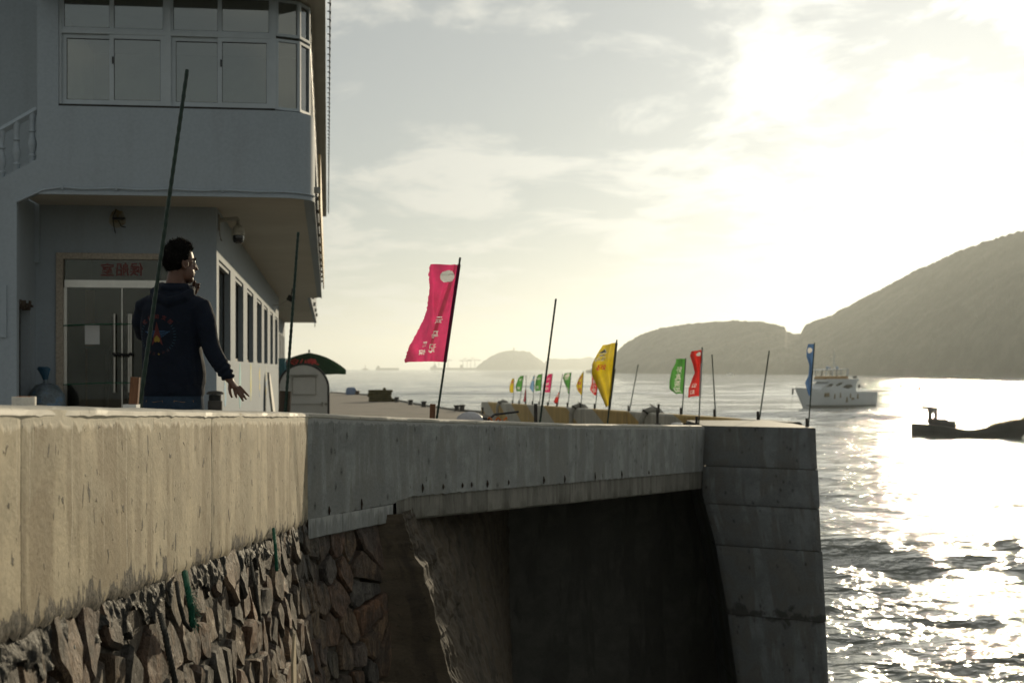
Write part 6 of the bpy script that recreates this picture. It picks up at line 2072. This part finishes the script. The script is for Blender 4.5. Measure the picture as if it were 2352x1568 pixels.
for ch, a in (("浙", 206), ("江", 190), ("舟", 158), ("山", 143)): emb_text(ch, a, 0.108, 0.019, surf("dark_red_print", (0.05, 0.012, 0.012), 0.7, 0.1, 5, 0, 1), True)
emb_text("★", 174, 0.110, 0.018, M_EY, True)

# ------------------------------------------------------------------ boats
M_HULL = surf("yacht_white", (0.62, 0.66, 0.68), 0.3, 0.04, 0.3, 0, 1)
M_HULLD = surf("yacht_antifoul", (0.12, 0.13, 0.13), 0.5, 0.1, 0.5, 0, 1)
M_YWIN = surf("yacht_window", (0.03, 0.028, 0.02), 0.12, 0.1, 0.5, 0, 1, spec=0.6)
M_TEAK = surf("teak_orange", (0.38, 0.22, 0.07), 0.5, 0.1, 1, 0, 1)
YD = 352.0
ypos = P(1914, 930, YD); ypos.z = 0.0
ya = empty("motor_yacht", ypos, R(28), "white motor yacht at anchor, bow to the left, radar mast", "yacht")
LY = 11.9
def yhull(z_frac_list, beam, x0, x1, mat, name, sheer):
    rings = []
    n = 26
    for i in range(n + 1):
        f = i / n; x = lerp(-x0, x1, f)
        bw = beam * min(1.0, (f * 2.6 + 0.02) ** 0.62) * (1 - 0.10 * max(0, f - 0.6) / 0.4)
        zt = sheer(f)
        pr = []
        for z_, k in z_frac_list:
            rake = (1 - f) ** 3 * (z_ - 1.0) * 2.4
            pr.append((x - rake, bw * k, z_ * zt))
        ring = [Vector((px_ , -py_, pz_)) for px_, py_, pz_ in pr] + [Vector((px_, py_, pz_)) for px_, py_, pz_ in reversed(pr)]
        rings.append(ring)
    mb = MB(); mb.loft(rings); return mb.build(name, mat, ya, True, world=False)
sheer = lambda f: 4.35 - 0.75 * f + 0.5 * (1 - f) ** 2
yhull([(-0.3, 0.45), (0.05, 0.80), (0.30, 0.92), (0.55, 0.97), (0.80, 1.0), (1.0, 1.0)], 2.9, LY, LY, M_HULL, "hull", sheer)
yhull([(-0.31, 0.46), (0.05, 0.81), (0.12, 0.86)], 2.93, LY - 0.05, LY + 0.03, M_HULLD, "waterline_band", sheer)
def ybox(name, poly_xz, half, mat, parent=ya):
    mb = MB(); mb.prism([Vector((x, 0, z)) for x, z in poly_xz], (0, -half, 0), (0, half, 0)); return mb.build(name, mat, parent, world=False)
ybox("deckhouse", [(-6.6, 4.0), (-4.2, 5.7), (-3.2, 6.25), (5.6, 6.25), (5.2, 4.9), (5.4, 3.6), (-6.6, 3.6)], 2.35, M_HULL)
ybox("upper_deck", [(-4.6, 6.26), (-4.0, 6.95), (5.9, 6.95), (6.1, 6.6), (5.7, 6.26)], 2.45, M_HULL)
ybox("flybridge_coaming", [(-4.3, 6.96), (-3.9, 7.65), (2.6, 7.65), (3.0, 6.96)], 2.2, M_TEAK)
ht = ybox("hardtop", [(-4.9, 9.05), (-4.7, 9.3), (2.9, 9.45), (3.2, 9.2)], 2.1, M_HULL)
for x, w_ in ((-4.1, 0.12), (-2.2, 0.28), (0.6, 0.16), (2.5, 0.45)):
    for s_ in (-1, 1):
        mb = MB(); mb.prism([Vector((x, 0, 7.6)), Vector((x + w_, 0, 7.6)), Vector((x + w_ + 0.25, 0, 9.1)), Vector((x + 0.25, 0, 9.1))], (0, s_ * 1.95 - 0.08, 0), (0, s_ * 1.95 + 0.08, 0)); mb.build("pillar", M_HULL, ya, world=False)
for poly in ([(-1.4, 5.3), (-0.3, 5.95), (1.2, 6.1), (0.6, 5.6), (-0.6, 5.2)], [(0.8, 4.9), (2.2, 5.55), (3.6, 5.6), (4.4, 5.0), (2.6, 4.5)], [(-4.2, 5.0), (-3.2, 5.75), (-1.9, 5.75), (-2.6, 5.1)]):
    ybox("side_window", poly, 2.36, M_YWIN)
M_PORT = surf("port_glass", (0.16, 0.12, 0.05), 0.2, 0.1, 1, 0, 1)
for x, z0, z1, w_ in ((-4.9, 2.6, 3.6, 1.3), (-2.2, 2.1, 3.3, 0.4), (-0.4, 2.3, 3.6, 0.4), (1.7, 1.2, 2.5, 0.4), (2.8, 2.2, 3.4, 0.4), (3.3, 1.8, 2.3, 0.9), (5.2, 2.0, 3.3, 0.35)):
    ybox("hull_window", [(x, z0), (x + w_, z0 + 0.05), (x + w_ * 0.9, z1), (x + 0.05, z1 - 0.05)], 2.915, M_PORT)
mb = MB(); mb.tube([(0.2, 0, 9.3), (0.35, 0, 14.2)], [0.12, 0.04], 6)
mb.tube([(-0.9, 0, 12.4), (1.6, 0, 12.4)], 0.03, 4); mb.tube([(-0.4, 0, 11.0), (1.2, 0, 11.0)], 0.03, 4); mb.build("mast", M_HULL, ya, world=False)
for x, r_ in ((-1.6, 0.42), (1.5, 0.40), (-0.8, 0.25)):
    mb = MB(); mb.ball((x, 0.3, 9.75), r_, 10, 8); mb.build("radar_dome", surf("dome_blue_grey", (0.30, 0.38, 0.48), 0.4, 0.05, 1, 0, 1), ya, True, world=False)
mb = MB()
for s_ in (-1, 1):
    pts = [Vector((lerp(-LY + 0.6, -3.5, i / 8), s_ * 2.75 * min(1, (i / 8 * 1.05 + 0.02) ** 0.6), 5.45 - 0.25 * i / 8)) for i in range(9)]
    mb.tube(pts, 0.035, 4)
    for p_ in pts: mb.tube([p_, p_ - Vector((0, 0, 0.95))], 0.025, 4)
mb.build("bow_rail", M_STEEL, ya, world=False)
mb = MB()
for s_ in (-1, 1):
    pts = [Vector((lerp(5.8, LY - 0.2, i / 5), s_ * 2.55, 4.65)) for i in range(6)]
    mb.tube(pts, 0.04, 4)
    for p_ in pts: mb.tube([p_, p_ - Vector((0, 0, 1.0))], 0.03, 4)
mb.tube([(LY - 0.2, -2.55, 4.65), (LY - 0.2, 2.55, 4.65)], 0.04, 4)
mb.build("stern_rail", M_STEEL, ya, world=False)
mb = MB(); mb.tube([(-LY - 0.7, 0.0, 4.6), (-LY - 0.9, 0.0, 3.2)], [0.3, 0.22], 6); mb.build("anchor_roller", M_HULLD, ya, world=False)
mb = MB(); mb.tube([(-LY - 0.8, 0.0, 3.0), (-LY - 1.6, -0.3, -0.2)], 0.05, 4); mb.build("anchor_chain", M_HULLD, ya, world=False)
for c_, r_ in (((6.3, -2.3, 5.2), (0.4, 0.3, 0.5)), ((5.0, -2.2, 7.4), (0.7, 0.4, 0.35))):
    mb = MB(); mb.ball(c_, r_, 8, 6); mb.build("covered_gear", M_HULLD, ya, True, world=False)
mb = MB(); mb.ball((LY + 0.05, -1.2, 2.2), (0.25, 0.3, 1.0), 8, 6); mb.build("fender", M_HULLD, ya, True, world=False)

# small work boat in the glare
M_WORK = surf("work_boat_paint", (0.045, 0.05, 0.052), 0.6, 0.2, 0.6, 0, 1)
BD_ = 201.0
bp_ = P(2155, 999, BD_); bp_.z = 0
YB = R(-24)
wb = empty("work_boat", bp_, YB, "long dark work boat with open wheelhouse, flag staff and high bow at right", "boat")
def wl(zx):
    # along the hull: the bow (right) swings towards the viewer
    k = (2067 + zx / 8.258 - CX) / FPX
    return (k * bp_.y - bp_.x) / (math.cos(YB) - k * math.sin(YB))
def wz(zy): return (1135 - zy) / 8.258 * BD_ / FPX
rings = []
hx = [(232, 0.7, 905, 0, 1.0), (250, 1.3, 900, 0, 1.0), (420, 1.7, 905, 0, 1.0), (800, 1.85, 940, 0, 1.0), (1060, 1.9, 975, 0, 1.0), (1230, 1.9, 1000, 0, 1.0), (1330, 1.9, 1008, 0, 1.0), (1450, 1.85, 1000, 0, 1.0), (1650, 1.75, 962, 0.1, 0.95), (1900, 1.5, 895, 0.3, 0.85), (2100, 1.2, 848, 0.7, 0.7), (2352, 0.85, 820, 1.3, 0.5), (2520, 0.45, 800, 1.8, 0.3), (2620, 0.06, 790, 2.2, 0.1)]
for zx, bw, zt, rk, kb in hx:
    x = wl(zx); t_ = wz(zt) * (1 - 0.0 * x)
    rings.append([Vector((x + dx, y_, z_)) for y_, z_, dx in ((-bw, t_, 0), (-bw * 0.93 * (0.6 + 0.4 * kb), t_ * 0.5, -rk * 0.5), (-bw * 0.75 * kb, -0.1, -rk), (-bw * 0.3 * kb, -0.6, -rk * 1.2), (bw * 0.3 * kb, -0.6, -rk * 1.2), (bw * 0.75 * kb, -0.1, -rk), (bw * 0.93 * (0.6 + 0.4 * kb), t_ * 0.5, -rk * 0.5), (bw, t_, 0))])
mb = MB(); mb.loft(rings); mb.build("hull", M_WORK, wb, False, world=False)
mb = MB(); mb.bx(wl(550), wl(915), -0.85, 0.85, wz(950), wz(812)); mb.bx(wl(915), wl(1055), -0.8, 0.8, wz(980), wz(850)); mb.build("deckhouse", M_WORK, wb, world=False)
for a, b in ((540, 604), (648, 700)):
    for s_ in (-1, 1):
        mb = MB(); mb.bx(wl(a), wl(b), s_ * 0.5 - 0.1, s_ * 0.5 + 0.1, wz(845), wz(600)); mb.build("wheelhouse_post", M_WORK, wb, world=False)
mb = MB(); mb.bx(wl(540), wl(700), -0.7, 0.7, wz(705), wz(640)); mb.build("window_rail", M_WORK, wb, world=False)
mb = MB(); mb.bx(wl(548), wl(692), -0.7, 0.7, wz(845), wz(800)); mb.build("wheelhouse_sill", M_WORK, wb, world=False)
mb = MB(); mb.prism([Vector((wl(425), 0, wz(620))), Vector((wl(440), 0, wz(575))), Vector((wl(725), 0, wz(590))), Vector((wl(705), 0, wz(645)))], (0, -0.8, 0), (0, 0.8, 0)); mb.build("wheelhouse_roof", M_WORK, wb, world=False)
mb = MB(); mb.tube([(wl(383), 0, wz(905)), (wl(383), 0, wz(178))], [0.018, 0.010], 5); st_ = mb.build("flag_staff", M_WORK, wb, world=False)
mb = MB()
def wfl(u, v):
    x = interp(v, [(0, 0.0), (0.25, 0.35), (0.4, 0.42), (0.5, 0.12), (0.7, 0.05), (1, 0.22)])
    return Vector((wl(388) - u * x - 0.02 + (0.06 * math.sin(v * 5) if v > 0.5 else 0), 0.12 * math.sin(u * 4 + v * 5), lerp(wz(182), wz(388), v)))
mb.grid(wfl, 6, 14); mb.build("flag", CL["red"], st_, True, world=False, fix=False)
mb = MB()
rr_ = random.Random(12)
for q_ in range(26):
    zx_ = lerp(1700, 2500, q_ / 25)
    mb.ball((wl(zx_), rr_.uniform(-0.3, 0.3), wz(interp(zx_, [(1650, 962), (1900, 895), (2100, 848), (2352, 820), (2520, 800)])) + rr_.uniform(-0.05, 0.12)), (rr_.uniform(0.2, 0.4), 0.35, rr_.uniform(0.12, 0.26)), 8, 5)
mb.build("net_heap", M_NET, wb, True, world=False)
mb = MB(); mb.tube([(wl(235), -0.5, wz(880)), (wl(370), -1.1, wz(865)), (wl(545), -1.2, wz(868))], 0.04, 4); mb.build("side_rail", M_WORK, wb, world=False)

# far small boats
def small_boat(lab, x, y, D, L, mat):
    p_ = P(x, y, D); p_.z = 0
    o = empty("motor_boat", p_, R(5), lab, "boat")
    mb = MB(); mb.loft([[Vector((fx * L, s_ * bw * L, z_ * L)) for s_, z_ in ((-1, zt), (-0.8, 0.0), (-0.2, -0.04), (0.2, -0.04), (0.8, 0.0), (1, zt))] for fx, bw, zt in ((-0.5, 0.02, 0.16), (-0.3, 0.10, 0.13), (0.1, 0.13, 0.11), (0.5, 0.12, 0.11))]); mb.build("hull", mat, o, False, world=False)
    mb = MB(); mb.prism([Vector((-0.15 * L, 0, 0.1 * L)), Vector((-0.05 * L, 0, 0.26 * L)), Vector((0.22 * L, 0, 0.26 * L)), Vector((0.25 * L, 0, 0.1 * L))], (0, -0.09 * L, 0), (0, 0.09 * L, 0)); mb.build("cabin", mat, o, world=False)
small_boat("tiny white motor boat far off below the headland", 1677, 858, 2150, 10.5, M_HULL)
small_boat("tiny dark motor boat right of the yacht in glittering water", 2068, 888, 740, 4.2, M_WORK)
# distant ship, beacon, cranes, lighthouse
M_FAR = surf("far_grey_paint", (0.10, 0.10, 0.10), 0.8, 0.1, 0.1, 0, 1)
def far(x, D): return XX(x, D)
D = 9200.0
k_ = D / FPX
o = empty("cargo_ship", (far(890, D), D, 0), 0, "hazy cargo ship low on the horizon left of the flag", "ship")
mb = MB(); mb.prism([Vector((-26 * k_, 0, 0)), Vector((-27 * k_, 0, 4.5 * k_)), Vector((27 * k_, 0, 4.5 * k_)), Vector((25 * k_, 0, 0))], (0, -10, 0), (0, 10, 0)); mb.build("hull", M_FAR, o, world=False)
mb = MB(); mb.bx(-24 * k_, -18 * k_, -9, 9, 4.5 * k_, 9.5 * k_); mb.build("bridge_house", M_FAR, o, world=False)
o = empty("sea_beacon", (far(839, D), D, 0), 0, "tiny beacon on a rock on the left horizon", "beacon")
mb = MB(); mb.loft([[Vector((r_ * k_ * math.cos(a), r_ * k_ * math.sin(a) * 0.5, z_ * k_)) for a in [2 * math.pi * j / 10 for j in range(10)]] for r_, z_ in ((9, 0), (6, 2.4), (2, 3.5))]); mb.build("rock", M_FAR, o, world=False)
mb = MB(); mb.lathe([(1.0 * k_, 3.0 * k_), (0.7 * k_, 9 * k_), (1.0 * k_, 9.2 * k_), (0.8 * k_, 11 * k_)], n=8); mb.build("tower", M_FAR, o, world=False)
lh = empty("lighthouse", (far(1180, 9050), 9050, ZY(806, 9050) - 6), 0, "tiny lighthouse on top of the hazy island", "lighthouse")
k2 = 9050 / FPX
mb = MB(); mb.lathe([(2.2 * k2, -4), (1.4 * k2, 6 * k2), (1.3 * k2, 8 * k2)], n=10); mb.build("tower", M_FAR, lh, world=False)
mb = MB(); mb.lathe([(2.2 * k2, 7.4 * k2), (2.2 * k2, 8.2 * k2), (1.2 * k2, 8.3 * k2), (1.2 * k2, 10 * k2), (0.1 * k2, 11 * k2)], n=10); mb.build("lantern", M_FAR, lh, world=False)
def crane(lab, x, D, boom0, boom1, yb):
    kk = D / FPX
    o = empty("port_crane", (far(x, D), D, 0), 0, lab, "crane", "harbour cranes on the far shore")
    bt = (846 - yb) * kk + E
    for sx in (-5, 5):
        mb = MB(); mb.bx((sx - 0.6) * kk, (sx + 0.6) * kk, -4, 4, 0, bt); mb.build("leg", M_FAR, o, world=False)
    mb = MB(); mb.bx((boom0 - x) * kk, (boom1 - x) * kk, -4, 4, bt, bt + 1.5 * kk); mb.build("boom", M_FAR, o, world=False)
    mb = MB(); mb.tube([(-4 * kk, 0, bt), (0, 0, bt + 7 * kk), (5 * kk, 0, bt)], 0.5 * kk, 5); mb.tube([(0, 0, bt + 7 * kk), ((boom0 - x) * kk * 0.85, 0, bt + kk)], 0.3 * kk, 4); mb.tube([(0, 0, bt + 7 * kk), ((boom1 - x) * kk * 0.85, 0, bt + kk)], 0.3 * kk, 4); mb.build("tie_frame", M_FAR, o, world=False)
crane("hazy port crane directly below the pink flag's pole", 1024, 9300, 1006, 1038, 828)
crane("hazy port crane left of the pole below the pink flag", 1003, 9350, 990, 1018, 829)
crane("hazy port crane, left of the pair before the island", 1068, 9300, 1055, 1084, 829)
crane("hazy port crane, right of the pair before the island", 1086, 9350, 1074, 1105, 828)
o = empty("moored_ship", (far(1042, 9150), 9150, 0), 0, "hazy ship moored under the port cranes", "ship")
kk = 9150 / FPX
mb = MB(); mb.prism([Vector((-54 * kk, 0, 0)), Vector((-53 * kk, 0, 7 * kk)), Vector((-40 * kk, 0, 5 * kk)), Vector((60 * kk, 0, 5 * kk)), Vector((58 * kk, 0, 0))], (0, -12, 0), (0, 12, 0)); mb.build("hull", M_FAR, o, world=False)
mb = MB(); mb.prism([Vector((-50 * kk, 0, 5 * kk)), Vector((-46 * kk, 0, 11 * kk)), Vector((-43 * kk, 0, 14 * kk)), Vector((-41 * kk, 0, 11 * kk)), Vector((-38 * kk, 0, 5 * kk))], (0, -10, 0), (0, 10, 0)); mb.build("bridge_house", M_FAR, o, world=False)
mb = MB(); mb.bx(15 * kk, 22 * kk, -10, 10, 5 * kk, 12 * kk); mb.build("deck_block", M_FAR, o, world=False)
